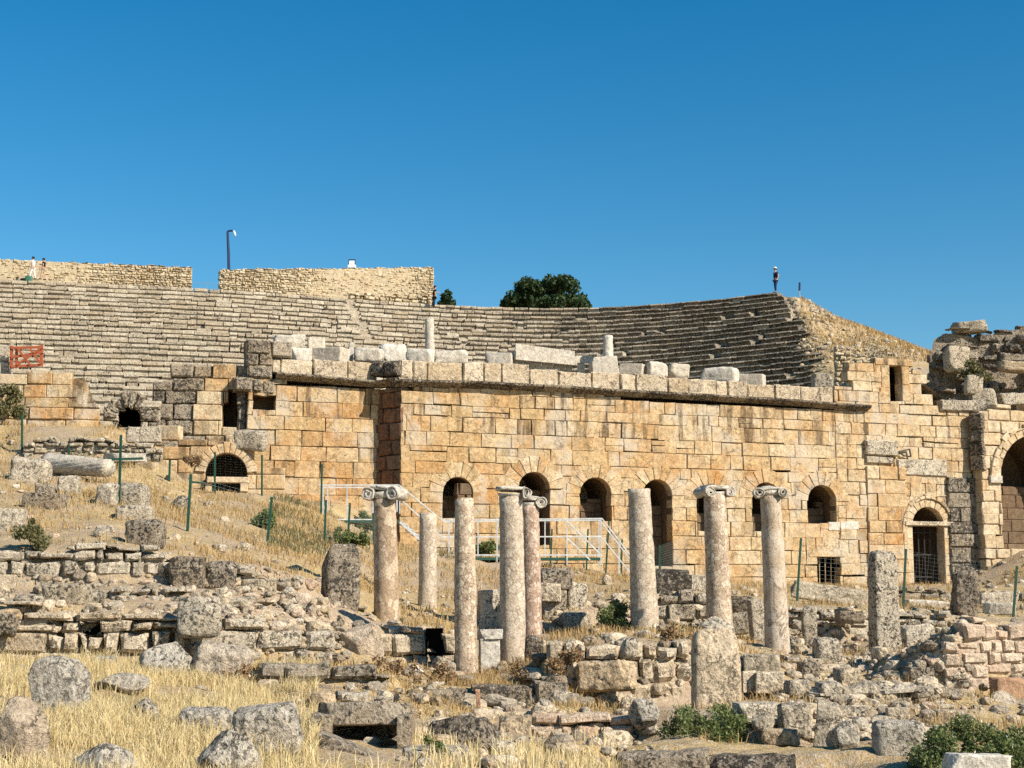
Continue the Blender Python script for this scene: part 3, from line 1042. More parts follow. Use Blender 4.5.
lay(m, FRW, cs, 0, .024, .5, .016, .020, 4, .15, .013, .018, lichW, .12, toneW, .10)
m.build("masonry", M["ashlar"], wall)

# parapet course above the cornice
m = MB()
pc = cells(-.05, uS - .02, 0, lambda u: topv(u) - (corbot(u) + .22), (.9, 1.0), (.5, 1.5), (), .1)
for (a, b, c, d) in pc:
    v0 = corbot((a + b) / 2) + .235
    block(m, FRW, [(a + .01, corbot(a) + .225), (b - .01, corbot(b) + .225), (b - .01, v0 + d), (a + .01, v0 + d + rnd.uniform(-.06, .04))], rnd.uniform(-.05, .05), .6, .045, .045, 4, tone(.34, .3))
m.build("parapet", M["grey" if 0 else "tan"], wall)

# cornice: a row of projecting moulded blocks
m = MB()


def moulding(mb, fr, ua, ub, vf, prof, tn):
    """extrude a d, v profile from ua to ub over the line vf(u)"""
    us = np.linspace(ua, ub, 4)
    Vs, n = [], len(prof)
    for u in us:
        d = np.array([p[0] for p in prof]) + rnd.uniform(-.02, .02)
        v = np.array([p[1] for p in prof]) + vf(u)
        Vs.append(fr.pos(np.full(n, u), v, d))
    V = np.concatenate(Vs)
    V = V + .018 * np.stack([vnoise(V * 3, 4), vnoise(V * 3, 5), vnoise(V * 3, 6)], axis=1)
    F = [[i * n + j, (i + 1) * n + j, (i + 1) * n + (j + 1) % n, i * n + (j + 1) % n] for i in range(len(us) - 1) for j in range(n)]
    F += [list(range(n))[::-1], [(len(us) - 1) * n + j for j in range(n)]]
    mb.add(V, F, tn)


prof = [(-.3, -.02), (.02, -.02), (.05, .0), (.13, .03), (.24, .07), (.35, .13), (.37, .165), (.37, .205), (.33, .218), (-.3, .22)]
u = -.35
while u < ucor + .05:
    l = rnd.uniform(1.1, 1.9)
    ub = min(u + l, ucor + .1)
    k = rnd.uniform(.9, 1.06)
    moulding(m, FRW, u, ub - .012, lambda q: corbot(max(0, q)), [(d * k if d > 0 else d, v) for d, v in prof], tone(.85, .2))
    u += l
m.build("cornice", M["darkstone"], wall)

# niches: deep passages, the lower half of most of them walled up
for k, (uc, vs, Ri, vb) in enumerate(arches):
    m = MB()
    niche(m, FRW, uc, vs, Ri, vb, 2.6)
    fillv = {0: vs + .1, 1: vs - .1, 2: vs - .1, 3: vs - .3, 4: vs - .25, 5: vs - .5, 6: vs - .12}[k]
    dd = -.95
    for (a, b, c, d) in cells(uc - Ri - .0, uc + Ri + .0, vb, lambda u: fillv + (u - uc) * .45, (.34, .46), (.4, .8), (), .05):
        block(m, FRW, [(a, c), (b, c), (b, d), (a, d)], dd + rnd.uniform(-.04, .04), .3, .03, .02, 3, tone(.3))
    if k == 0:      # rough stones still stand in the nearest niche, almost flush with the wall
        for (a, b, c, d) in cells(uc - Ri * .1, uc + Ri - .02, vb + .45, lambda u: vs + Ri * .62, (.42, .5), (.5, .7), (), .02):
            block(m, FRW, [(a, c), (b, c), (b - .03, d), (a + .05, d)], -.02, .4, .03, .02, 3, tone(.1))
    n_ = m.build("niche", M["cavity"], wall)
    m = MB()
    ring(m, FRW, uc, vs, Ri, Ri + .62, 9, .022, .4, .08)
    m.build("arch", M["ashlar"], n_)

# grated doorway
m = MB()
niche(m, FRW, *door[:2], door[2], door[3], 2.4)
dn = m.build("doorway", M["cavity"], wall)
m = MB()
ring(m, FRW, door[0], door[1], dR, dR + .34, 11, .05, .4, .15)
ring(m, FRW, door[0], door[1], dR + .345, dR + .5, 13, .12, .4, .55)
for s in (-1, 1):
    v = door[1]
    while v > door[3] + .05:
        h = min(rnd.uniform(.4, .65), v - door[3])
        a, b = sorted((door[0] + s * dR, door[0] + s * (dR + .34)))
        block(m, FRW, [(a, v - h), (b, v - h), (b, v), (a, v)], .045, .4, .02, .012, 3, tone(.12))
        v -= h
m.build("arch", M["ashlar_pale"], dn)
m = MB()
block(m, FRW, [(door[0] - dR - .42, door[1] - .03), (door[0] + dR + .42, door[1] - .03), (door[0] + dR + .42, door[1] + .16), (door[0] - dR - .42, door[1] + .16)], .16, .7, .03, .02, 3, tone(.4))
m.build("lintel", M["tan"], dn)
m = MB()
x0, x1 = door[0] - dR * .95, door[0] + dR * .95
for q in np.linspace(x0, x1, 6):
    a = FRW.pos(np.array([q]), np.array([door[3]]), np.array([-.5]))[0]; b = FRW.pos(np.array([q]), np.array([door[1] - .04]), np.array([-.5]))[0]
    bar(m, a, b, .05)
for vv in (.12, .5, .88):
    v = door[3] + (door[1] - door[3]) * vv
    a = FRW.pos(np.array([x0]), np.array([v]), np.array([-.47]))[0]; b = FRW.pos(np.array([x1]), np.array([v]), np.array([-.47]))[0]
    bar(m, a, b, .05)
m.build("grille", M["dark_iron"], dn)

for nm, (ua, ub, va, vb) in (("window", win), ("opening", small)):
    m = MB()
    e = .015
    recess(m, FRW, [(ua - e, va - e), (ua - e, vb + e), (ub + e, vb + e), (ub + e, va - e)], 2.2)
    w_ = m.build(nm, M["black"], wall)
    m = MB()
    if nm == "window":
        for (a, b, c, d) in [(ua - .5, ua, va, va + .55), (ua - .42, ua, va + .55, vb), (ub, ub + .45, va, va + .7), (ub, ub + .4, va + .7, vb), (ua - .7, ub + .6, vb, vb + .3)]:
            block(m, FRW, [(a, c), (b, c), (b, d), (a, d)], .03, .4, .025, .015, 3, tone(.3))
    else:
        block(m, FRW, [(ua - .4, vb), (ub + .4, vb), (ub + .4, vb + .34), (ua - .4, vb + .34)], .03, .4, .02, .012, 3, tone(.1))
        for q in np.linspace(ua, ub, 5)[1:-1]:
            a = FRW.pos(np.array([q]), np.array([va]), np.array([-.3]))[0]; b = FRW.pos(np.array([q]), np.array([vb]), np.array([-.3]))[0]
            bar(m, a, b, .03)
    m.build("frame", M["ashlar"], w_)

# patched new stones, bracket, bent iron, wall core
m = MB()
for (a, b, c, d) in [(827, 838, 522, 530.5), (839, 857, 521.5, 529.5)]:
    block(m, FRW, [(U(a), V_(a, d)), (U(b), V_(b, d)), (U(b), V_(b, c)), (U(a), V_(a, c))], .035, .2, .012, .004, 2, (rnd.random(), 0, .2))
m.build("repair_block", M["white"], wall)
m = MB()
block(m, FRW, [(U(865), V_(865, 455)), (U(897), V_(897, 457)), (U(897), V_(897, 441)), (U(865), V_(865, 440))], .22, .4, .05, .03, 3, tone(.65))
m.build("moulded_block", M["grey"], wall); m = MB()
block(m, FRW, [(U(866), V_(865, 463)), (U(893), V_(893, 464)), (U(893), V_(893, 457.5)), (U(866), V_(865, 455.5))], .12, .3, .03, .02, 3, tone(.4))
m.build("moulded_block", M["grey"], wall); m = MB()
block(m, FRW, [(U(897), V_(897, 475)), (U(947), V_(947, 477)), (U(947), V_(947, 460)), (U(897), V_(897, 459))], .09, .3, .05, .04, 3, tone(.6))
m.build("moulded_block", M["grey"], wall); m = MB()
block(m, FRW, [(U(942), V_(942, 411)), (U(978), V_(978, 412)), (U(978), V_(978, 401)), (U(942), V_(942, 400))], .16, .5, .05, .04, 3, tone(.75))
m.build("moulded_block", M["grey"], wall)
m = MB()
cs = cells(U(866), U(905), -.4, lambda u: V_(880, 464), (.46, .6), (.6, 1.3), (), .02)
lay(m, FRW, cs, .10, .015, .35, .025, .014, 3, .1, .01, .01)
m.build("pilaster", M["ashlar"], wall)
m = MB()
pa = [FRW.pos(np.array([U(x)]), np.array([V_(x, y)]), np.array([.12]))[0] for x, y in ((898, 452), (909, 449.5), (910, 457), (903, 456), (898, 452))]
for a, b in zip(pa[:-1], pa[1:]): bar(m, a, b, .05)
m.build("iron_bracket", M["dark_iron"], wall)
m = MB()
cc = [FRW.pos(np.array([a]), np.array([v]), np.array([d]))[0] for d in (-.45, -2.4) for a, v in ((-.0, -1), (FRW.L, -1), (FRW.L, topv(FRW.L) - .2), (U(930), topv(U(930)) - .3), (U(838), topv(U(839)) - .3), (U(836), topv(U(835)) - .25), (0, topv(0) - .2))]
n = 7
m.add(cc, [list(range(n, 2 * n))[::-1]] + [[k, k + n, (k + 1) % n + n, (k + 1) % n] for k in range(n)], (.4, .5, .5))
m.build("wall_core", M["tan"], wall)

# dark rough pier right of the grated door
fr = Frame([tuple(FRW.pos(np.array([U(946)]), np.array([0]), np.array([.14]))[0][:2]), tuple(FRW.pos(np.array([U(976)]), np.array([0]), np.array([.14]))[0][:2])], EYE.z - 1.2)
m = MB()
cs = cells(0, fr.L, -.3, lambda u: fr.uv(960, 476)[1], (.5, .7), (1.2, 1.6), (), .05)
lay(m, fr, cs, 0, .03, .8, .04, .04, 4, .75, .01, .02)
o = m.build("pier", M["darkstone"], loc=(fr.p[0][0], fr.p[0][1], EYE.z))
tag(o, "dark lichen covered stone pier beside the grated doorway", "pier")

# ------------------------------------------------------------------ the great arch at the far side
PL, PR = P(985, 560, 62.9), P(1130, 560, 65.4)
fr = Frame([(PL.x, PL.y), (PR.x, PR.y)], EYE.z - 1)
uc, vt = fr.uv(1035, 435)
Ri = fr.uv(1035, 435)[0] - fr.uv(999, 435)[0]
vs, vb = vt - Ri, fr.uv(1035, 548)[1]
tp = [fr.uv(x, y) for x, y in ((986, 408), (996, 402), (1010, 404), (1024, 402), (1060, 396), (1130, 398))]
w2 = thing("arched_wall", "ruined wall around the tall dark archway below the tumbled dark blocks", "wall", (PL.x, PL.y, EYE.z))
m = MB()
cs = cells(0, fr.L, -.4, lambda u: float(np.interp(u, [t[0] for t in tp], [t[1] for t in tp])), (.42, .6), (.6, 1.3), [arch_open(uc, vs, Ri, vb)], .15)
lay(m, fr, cs, 0, .04, .6, .035, .03, 3, .3, .015, .02)
m.build("masonry", M["ashlar_pale"], w2)
m = MB()
niche(m, fr, uc, vs, Ri, vb - .3, 3.4)
for (a, b, c, d) in cells(uc - Ri, uc + Ri, vb - .3, lambda u: fr.uv(1024, 484)[1], (.5, .6), (.7, 1.2), (), .04):
    block(m, fr, [(a, c), (b, c), (b, d), (a, d)], -1.7, .3, .03, .02, 3, tone(.2))
n_ = m.build("archway", M["cavity"], w2)
m = MB()
ring(m, fr, uc, vs, Ri, Ri + .32, 15, .03, .4, .15)
ring(m, fr, uc, vs, Ri + .325, Ri + .5, 17, .10, .4, .3)
m.build("arch", M["ashlar_pale"], n_)
m = MB()
for (a, b, c, d) in ((989, 1001, 476, 483),):
    p, q = fr.uv(a, d), fr.uv(b, c)
    block(m, fr, [(p[0], p[1]), (q[0], p[1]), (q[0], q[1]), (p[0], q[1])], .12, .4, .02, .01, 3, tone(.2))
m.build("impost", M["white"], w2)
# dark return strip and its cap in front of the join
e0, e1 = P(971.5, 500, 63.1), P(985.5, 500, 62.75)
fr2 = Frame([(e0.x, e0.y), (e1.x, e1.y)], EYE.z - 1)
m = MB()
lay(m, fr2, cells(0, fr2.L, fr2.uv(978, 470)[1], lambda u: fr2.uv(978, 412)[1], (.5, .7), (1, 2), (), .05), 0, .03, .7, .04, .04, 4, .7, .01, .02)
m.build("return_strip", M["darkstone"], w2)

# ------------------------------------------------------------------ wall section on the near side of the dark return
LA, LB = P(246, 480, 54.3), P(376, 490, 55.8)
FRL = Frame([(LA.x, LA.y), (LB.x, LB.y)], EYE.z)
lw = thing("stage_wall", "orange stained ashlar wall section with broken corner, set back behind the dark return", "wall", (LA.x, LA.y, EYE.z))
cl = [FRL.uv(*p) for p in ((246, 376), (300, 381), (375, 387))]
cbl = lambda u: float(np.interp(u, [c[0] for c in cl], [c[1] for c in cl]))
hole = [FRL.uv(253, 409), FRL.uv(276, 396)]
m = MB()
cs = cells(0, FRL.L + .12, -.3, cbl, (.46, .66), (.6, 1.6), [rect_open(hole[0][0], hole[1][0], hole[0][1], hole[1][1])], .01)
lay(m, FRL, cs, 0, .03, .5, .018, .022, 4, .2, .014, .018, lambda u, v: .2 + (.4 if u < 1.3 and v > 4 else 0) + (.25 if v > cbl(u) - .6 else 0), .25, lambda u, v, t: (t[0] * .5, t[1], .35 + .65 * t[2]))
m.build("masonry", M["ashlar"], lw)
m = MB()
recess(m, FRL, [(hole[0][0], hole[0][1]), (hole[0][0], hole[1][1]), (hole[1][0], hole[1][1]), (hole[1][0], hole[0][1])], .9, -.1)
m.build("hole", M["cavity"], lw)
m = MB()
u = FRL.uv(276, 380)[0]
while u < FRL.L + .25:
    ub = min(u + rnd.uniform(1.1, 1.7), FRL.L + .28)
    moulding(m, FRL, u, ub - .012, lambda q: cbl(q), prof, tone(.75, .2))
    u = ub
m.build("cornice", M["darkstone"], lw)
m = MB()
tl = FRL.uv(300, 358)[1]
for (a, b, c, d) in cells(FRL.uv(272, 370)[0], FRL.L - .02, 0, lambda u: tl - cbl(u) - .22, (.7, .9), (.8, 1.5), (), .06):
    block(m, FRL, [(a, cbl(a) + .225), (b - .015, cbl(b) + .225), (b - .015, cbl(b) + .225 + d), (a, cbl(a) + .225 + d)], rnd.uniform(-.04, .04), .6, .04, .035, 4, tone(.34, .3))
m.build("parapet", M["tan"], lw)
m = MB()
for (a, b, c, d, off) in [(247, 272, 366, 378, .1), (246, 258, 354, 366, .15), (258, 273, 352, 366, .08), (246, 271, 341, 354, .12), (234, 252, 378, 391, .15), (252, 262, 379, 392, .1), (262, 275, 380, 394, .05)]:
    p, q = FRL.uv(a, d), FRL.uv(b, c)
    block(m, FRL, [(p[0], p[1]), (q[0], p[1]), (q[0], q[1]), (p[0], q[1])], off, .8, .07, .06, 4, tone(.74, .1))
p, q = FRL.uv(271, 357), FRL.uv(292, 342)
block(m, FRL, [(p[0], p[1]), (q[0], p[1]), (q[0], q[1]), (p[0], q[1])], .12, .8, .06, .05, 4, tone(.4, .1))
m.build("corner_block", M["darkstone"], lw)
# shaded return between the two wall sections
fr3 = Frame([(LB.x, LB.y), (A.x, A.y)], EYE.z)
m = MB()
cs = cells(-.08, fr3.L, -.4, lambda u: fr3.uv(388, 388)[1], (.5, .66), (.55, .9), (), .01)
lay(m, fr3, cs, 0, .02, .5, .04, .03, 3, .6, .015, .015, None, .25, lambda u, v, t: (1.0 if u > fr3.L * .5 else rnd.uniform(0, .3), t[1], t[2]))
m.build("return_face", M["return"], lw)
m = MB()
moulding(m, fr3, -.1, fr3.L + .2, lambda q: fr3.uv(388, 386)[1], prof, tone(.8, .1))
for (a, b) in ((375, 387), (388, 401)):
    p, q = fr3.uv(a, 377), fr3.uv(b, 361)
    block(m, fr3, [(p[0], p[1]), (q[0], p[1]), (q[0], q[1]), (p[0], q[1])], .3, .8, .09, .05, 4, tone(.85, .1))
m.build("return_cornice", M["darkstone"], lw)
m = MB()
cc = [fr.tolist() for d in (-.45, -2.0) for fr in [FRL.pos(np.array([a]), np.array([v]), np.array([d]))[0] for a, v in ((.1, -1), (FRL.L, -1), (FRL.L, tl - .2), (.1, tl - .2))]]
m.add(cc, [[4, 5, 6, 7][::-1]] + [[k, k + 4, (k + 1) % 4 + 4, (k + 1) % 4] for k in range(4)], (.4, .5, .5))
m.build("wall_core", M["tan"], lw)

# ------------------------------------------------------------------ broken dark wall, half round vault, small arch, pale far wall
XA, XB = P(150, 470, 54.2), P(246, 470, 54.6)
frx = Frame([(XA.x, XA.y), (XB.x, XB.y)], EYE.z)
xw = thing("ruined_wall", "dark blotched wall of huge rough blocks with an orange door jamb and black gap", "wall", (XA.x, XA.y, EYE.z))
tp = [frx.uv(x, y) for x, y in ((150, 398), (156, 363), (182, 360), (205, 361), (232, 362), (246, 360))]
topx = lambda u: float(np.interp(u, [t[0] for t in tp], [t[1] for t in tp]))
gp = [frx.uv(222, 427), frx.uv(237, 402), frx.uv(228, 389)]
g1 = rect_open(gp[0][0], gp[1][0], gp[0][1], gp[1][1]); g2 = rect_open(gp[2][0], gp[1][0], gp[1][1], gp[2][1])
jamb = (frx.uv(206, 400)[0], frx.uv(233, 400)[0])
m, m2 = MB(), MB()
cs = cells(0, frx.L, 0, topx, (.48, .62), (.7, 1.3), [g1, g2], .1)
lay(m, frx, [c for c in cs if (c[0] + c[1]) / 2 <= jamb[0]], 0, .06, .6, .06, .05, 4, .66, .02, .03)
m3 = MB()
lay(m3, frx, [c for c in cs if (c[0] + c[1]) / 2 >= jamb[1]], 0, .06, .6, .06, .05, 4, .66, .02, .03)
m3.build("masonry", M["darkstone"], xw)
lay(m2, frx, [c for c in cs if jamb[0] < (c[0] + c[1]) / 2 < jamb[1]], .02, .02, .6, .03, .015, 3, .1, .01, .01)
m.build("masonry", M["darkstone"], xw)
m2.build("door_jamb", M["ashlar"], xw)
m = MB()
recess(m, frx, [(gp[0][0], gp[0][1]), (gp[0][0], gp[1][1]), (gp[2][0], gp[1][1]), (gp[2][0], gp[2][1]), (gp[1][0], gp[2][1]), (gp[1][0], gp[0][1])], 1.6, -.2)
m.build("gap", M["cavity"], xw)

VA, VB = P(142, 490, 51.2), P(285, 490, 52.0)
frv = Frame([(VA.x, VA.y), (VB.x, VB.y)], EYE.z)
vw = thing("vault_wall", "low ashlar wall around a half round black vault opening with a stone sill", "wall", (VA.x, VA.y, EYE.z))
uc, vb = frv.uv(226, 478)
Ri = frv.uv(247, 478)[0] - uc
vs = frv.uv(226, 453)[1] - Ri
tp = [frv.uv(x, y) for x, y in ((142, 452), (150, 446), (156, 441), (200, 436), (230, 430), (255, 432), (272, 436), (285, 466))]
m = MB()
cs = cells(0, frv.L, frv.uv(200, 505)[1], lambda u: float(np.interp(u, [t[0] for t in tp], [t[1] for t in tp])), (.4, .58), (.6, 1.4), [arch_open(uc, vs, Ri, vb), rect_open(frv.uv(212, 480)[0], frv.uv(240, 480)[0], frv.uv(225, 491)[1], frv.uv(225, 483)[1])], .08)
lay(m, frv, cs, 0, .03, .55, .035, .02, 3, .25, .015, .015, lambda u, v: .15 + (.5 if v > frv.uv(200, 452)[1] else 0))
m.build("masonry", M["ashlar"], vw)
m = MB()
niche(m, frv, uc, vs, Ri, vb, 2.6)
p, q = frv.uv(212, 491), frv.uv(240, 483)
recess(m, frv, [(p[0], p[1]), (p[0], q[1]), (q[0], q[1]), (q[0], p[1])], 1.2, -.06)
vn = m.build("vault", M["cavity"], vw)
m = MB()
ring(m, frv, uc, vs, Ri, Ri + .36, 13, .04, .45, .15, .06, math.pi - .06)
m.build("arch", M["ashlar_pale"], vn)
m = MB()
p, q = frv.uv(207, 483), frv.uv(249, 477.5)
block(m, frv, [(p[0], p[1]), (q[0], p[1]), (q[0], q[1]), (p[0], q[1])], .22, .5, .02, .01, 3, tone(.08))
p, q = frv.uv(240, 492), frv.uv(248, 483)
block(m, frv, [(p[0], p[1]), (q[0], p[1]), (q[0], q[1]), (p[0], q[1])], .2, .5, .02, .01, 3, tone(.08))
p, q = frv.uv(205, 492), frv.uv(212, 483)
block(m, frv, [(p[0], p[1]), (q[0], p[1]), (q[0], q[1]), (p[0], q[1])], .1, .5, .02, .01, 3, tone(.3))
m.build("sill", M["ashlar_pale"], vw)

SA, SB = P(98, 430, 53.6), P(160, 430, 54.0)
frs = Frame([(SA.x, SA.y), (SB.x, SB.y)], EYE.z)
sw = thing("small_arch", "small collapsed arch of dark fan shaped stones above the low fieldstone wall", "arch", (SA.x, SA.y, EYE.z))
uc, vs = frs.uv(129, 418)
Ri = frs.uv(140, 418)[0] - uc
vb = frs.uv(129, 426)[1]
m = MB()
for k_, (a0_, a1_) in enumerate([(-.1, .35), (.38, .8), (.9, 1.25), (1.3, 1.62), (1.66, 1.98), (2.02, 2.4), (2.44, 2.8), (2.84, 3.2)]):
    ring(m, frs, uc, vs, Ri * rnd.uniform(.92, 1.12), Ri + rnd.uniform(.42, .68), 1, rnd.uniform(-.05, .12), .6, .75, a0_, a1_, .09, .07)
m.build("voussoirs_ring", M["darkstone"], sw)
m = MB()
tp = [frs.uv(x, y) for x, y in ((98, 420), (105, 404), (112, 396), (150, 398), (160, 396))]
cs = cells(0, frs.L, frs.uv(129, 440)[1], lambda u: float(np.interp(u, [t[0] for t in tp], [t[1] for t in tp])), (.3, .45), (.5, .9), [arch_open(uc, vs, Ri, vb)], .1)
lay(m, frs, cs, -.06, .04, .5, .05, .04, 3, .6, .015, .02)
m.build("masonry", M["grey"], sw)
m = MB()
niche(m, frs, uc, vs, Ri, vb, 1.6, -.12)
m.build("cavity", M["black"], sw)

rwall("ashlar_ruin", "pale honey ashlar ruin below the red wooden barrier", [(-70, 378, 440, 53), (0, 372, 438, 53), (12, 368, 436, 53.1), (50, 368, 436, 53.2), (54, 372, 436, 53.2), (82, 369, 436, 53.3), (90, 386, 436, 53.4), (99, 404, 436, 53.5)], (.3, .52), (.7, 1.6), .03, .015, .2, "ashlar", skew=.01, gap=.012, ragged=.05)
rwall("stone_gatepost", "square grey stone gatepost touching the red wooden barrier", [(-14, 338, 372, 53.6), (9.5, 339, 372, 53.7)], (.5, .7), (1.4, 1.6), .03, .02, .3, "grey", "gatepost", ragged=.03, skew=.01, thick=.7)

# tumbled dark blocks crowning the hill
rwall("ruined_masonry", "tumbled pile of dark shadowed blocks against the sky beside the grassy hill", [(931, 354, 388, 66), (938, 332, 390, 66), (950, 326, 392, 66.1), (980, 330, 394, 66.2), (1000, 326, 396, 66.3), (1024, 322, 398, 66.4), (1130, 318, 400, 67)], (.34, .54), (.5, 1.5), .10, .10, .78, "darkstone", ragged=.14, skew=.07, gap=.12, jit=.28, n=4)  # high lichen value also paints in the shade of these blocks
rwall("rubble_wall", "loose rubble facing on the hillside end of the seating", [(836, 345, 392, 72), (850, 349, 392, 72), (872, 357, 392, 72), (890, 360, 392, 71)], (.16, .34), (.2, .6), .07, .07, .25, "rubblewall", ragged=.2, n=3)
# ------------------------------------------------------------------ theatre seating: curved tiers of stone blocks
NR = 34
RISE, TREAD = .46, .80
sr = thing("theatre_seating", "great curved bank of weathered stone seat tiers rising to the skyline", "seating", (0.6, 100, EYE.z + 4))
s_all = np.linspace(0, rim_s[-1], 800)
rx = rimpos(s_all, 0)
pxs = np.array([project((x, y, RIMZ))[0] for x, y in rx])
s_at = lambda px: float(np.interp(px, pxs[:760], s_all[:760]))
stairs = [s_at(349)]


def end_px(k):
    return EP(k)


for k in range(NR):
    m = MB()
    off = TREAD * k
    zt = RIMZ - RISE * k
    s = s_at(-260)
    while s < rim_s[-1] - 1:
        l = rnd.uniform(.4, 1.25)
        st = min(abs(s + .35 - q) for q in stairs)
        if st < .4: l = .75
        sa, sb = s, s + l
        s += l
        a = rimpos(sa, off); b = rimpos(sb, off)
        px = project((b[0], b[1], zt))[0]
        if px > end_px(k) + (rnd.uniform(-6, 4) if k > 1 else 0):
            break
        if px < -120:
            continue
        hole = rnd.random() < .03
        dz = rnd.uniform(-.022, .012) - (rnd.random() < .045) * rnd.uniform(.04, .16)
        do = rnd.uniform(-.025, .025) + (rnd.random() < .045) * rnd.uniform(-.25, .10)
        if hole: dz, do = -.3, -.3
        wr = float(np.interp(px, [0, 420, 560, 720], [0, .1, .55, 1]))
        und = rnd.uniform(.06, .14) * (1 - wr) + rnd.uniform(.16, .30) * wr
        nose = rnd.uniform(.15, .25) * (1 - wr) + rnd.uniform(.07, .13) * wr
        cm = rnd.uniform(.03, .08) * (1 - wr) + rnd.uniform(.06, .15) * wr
        pr = [(-cm, 0), (0, -cm * .8), (0, -nose), (-und, -nose - .02), (-und - .02, -RISE - .06), (-1.0, -RISE - .06), (-1.0, 0)]
        if st < .4:      # a flight of steps breaks the tier
            pr = [(-.35, .0), (-.35, -RISE * .5), (.06, -RISE * .5), (.06, -RISE - .06), (-1.0, -RISE - .06), (-1.0, 0)]
            do = dz = 0
        V = []
        n = len(pr)
        gap = rnd.uniform(.005, .03) if rnd.random() < .7 else rnd.uniform(.03, .07)
        nn = 3
        for j in range(nn):
            ss = sa + gap + (sb - sa - 2 * gap) * j / (nn - 1)
            c0 = rimpos(ss, off); n0 = c0 - rimpos(ss, off - 1)
            for (o_, z_) in pr:
                V.append((c0[0] + n0[0] * (o_ + do), c0[1] + n0[1] * (o_ + do), zt + z_ + dz))
        V = np.array(V)
        V[:, 0] += .02 * vnoise(V * 1.9, 3); V[:, 1] += .025 * vnoise(V * 1.9, 4); V[:, 2] += .016 * vnoise(V * 1.7, 5)
        F = [[i * n + j, (i + 1) * n + j, (i + 1) * n + (j + 1) % n, i * n + (j + 1) % n] for i in range(nn - 1) for j in range(n)]
        F += [list(range(n)), [(nn - 1) * n + j for j in range(n)][::-1]]
        side = np.interp(px, [0, 420, 520, 700, 820], [.40, .46, .6, .95, 1.0])  # lichen tone rises to the right, painting in the right wing's shade
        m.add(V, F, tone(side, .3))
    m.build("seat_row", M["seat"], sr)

# the packed bed under the tiers
m = MB()
ss = np.linspace(s_at(-130), s_at(1000), 90)
ok = []
prof_ = [(-1.4, -.25), (TREAD * NR + .4, -RISE * NR - 1.2)]
V = []
for s in ss:
    for t in np.linspace(0, 1, 12):
        off = prof_[0][0] + (prof_[1][0] - prof_[0][0]) * t
        z = RIMZ - .42 - RISE * (max(off, 0) / TREAD) - .12
        w = rimpos(s, off - .35)
        pxk = project((w[0], w[1], z))[0]
        lim = end_px(off / TREAD) - 1
        ok.append(pxk < lim)
        V.append((w[0], w[1], z))
F = [[i * 12 + j, i * 12 + j + 1, (i + 1) * 12 + j + 1, (i + 1) * 12 + j] for i in range(len(ss) - 1) for j in range(11) if ok[i * 12 + j] and ok[(i + 1) * 12 + j] and ok[i * 12 + j + 1] and ok[(i + 1) * 12 + j + 1]]
m.add(V, F, (.3, .8, .4))
m.build("seating_bed", M["seat"], sr)


def topwall(label, p0, p1, t0, t1, b0, b1, off=-1.5):
    """a rubble wall standing behind the top tier from px p0 to p1"""
    s0, s1 = s_at(p0), s_at(p1)
    pts = [tuple(rimpos(s, off)) for s in np.linspace(s0, s1, 8)]
    fr = Frame(pts, RIMZ - 1.4)
    a = fr.uv(p0, t0)[1]; b = fr.uv(p1, t1)[1]
    top = lambda u: a + (b - a) * u / fr.L
    m = MB()
    cs = cells(0, fr.L, 0, top, (.11, .22), (.13, .38), (), .05)
    lay(m, fr, cs, 0, .05, .7, .04, .04, 2, .3, .03, .035)
    back = [fr.pos(np.array([u]), np.array([v]), np.array([-.12]))[0] for u, v in ((0, 0), (fr.L, 0), (fr.L, b - .1), (0, a - .1))]
    m.add(back, [[0, 1, 2, 3]], (.3, .4, .4))
    o = m.build("rim_wall", M["rubblewall"], loc=(pts[0][0], pts[0][1], RIMZ))
    tag(o, label, "wall")
    return fr


topwall("rim wall of small stones behind the walking pair", -90, 193, 253.5, 266.5, 0, 0)
frm = topwall("long rim wall of small pale stones carrying the lamp post and floodlight", 222, 438.5, 268.5, 266.5, 0, 0)
# rubble mound where the long rim wall runs down to the tiers
s0, s1 = s_at(352), s_at(433)
fr = Frame([tuple(rimpos(s, -.55)) for s in np.linspace(s0, s1, 5)], RIMZ - 1.4)
m = MB()
lay(m, fr, cells(0, fr.L, 0, lambda u: fr.uv(400, 296 - 3 * u / fr.L)[1], (.16, .3), (.2, .55), (), .2), 0, .12, .6, .06, .06, 2, .3, .03, .05)
o = m.build("rubble_footing", M["rubblewall"], loc=(*rimpos(s0, -.55), RIMZ))
tag(o, "collapsed rubble at the foot of the long rim wall near its dark standing figure", "rubble footing")

# thin safety rail closing the gap in the rim wall
sa, sb = s_at(193), s_at(222)
rl = thing("safety_rail", "thin cable rail across the gap between the two rim walls", "rail", (*rimpos(sa, -1.2), RIMZ))
a, b = rimpos(sa, -1.2), rimpos(sb, -1.2)
for z in (.25, .62):
    m = MB(); tube(m, [(a[0], a[1], RIMZ + z), (b[0], b[1], RIMZ + z)], .014, 6); m.build("cable", M["wire"], rl)
m = MB(); c = (a + b) / 2; tube(m, [(c[0], c[1], RIMZ - .4), (c[0], c[1], RIMZ + .66)], .02, 6); m.build("post", M["wire"], rl)
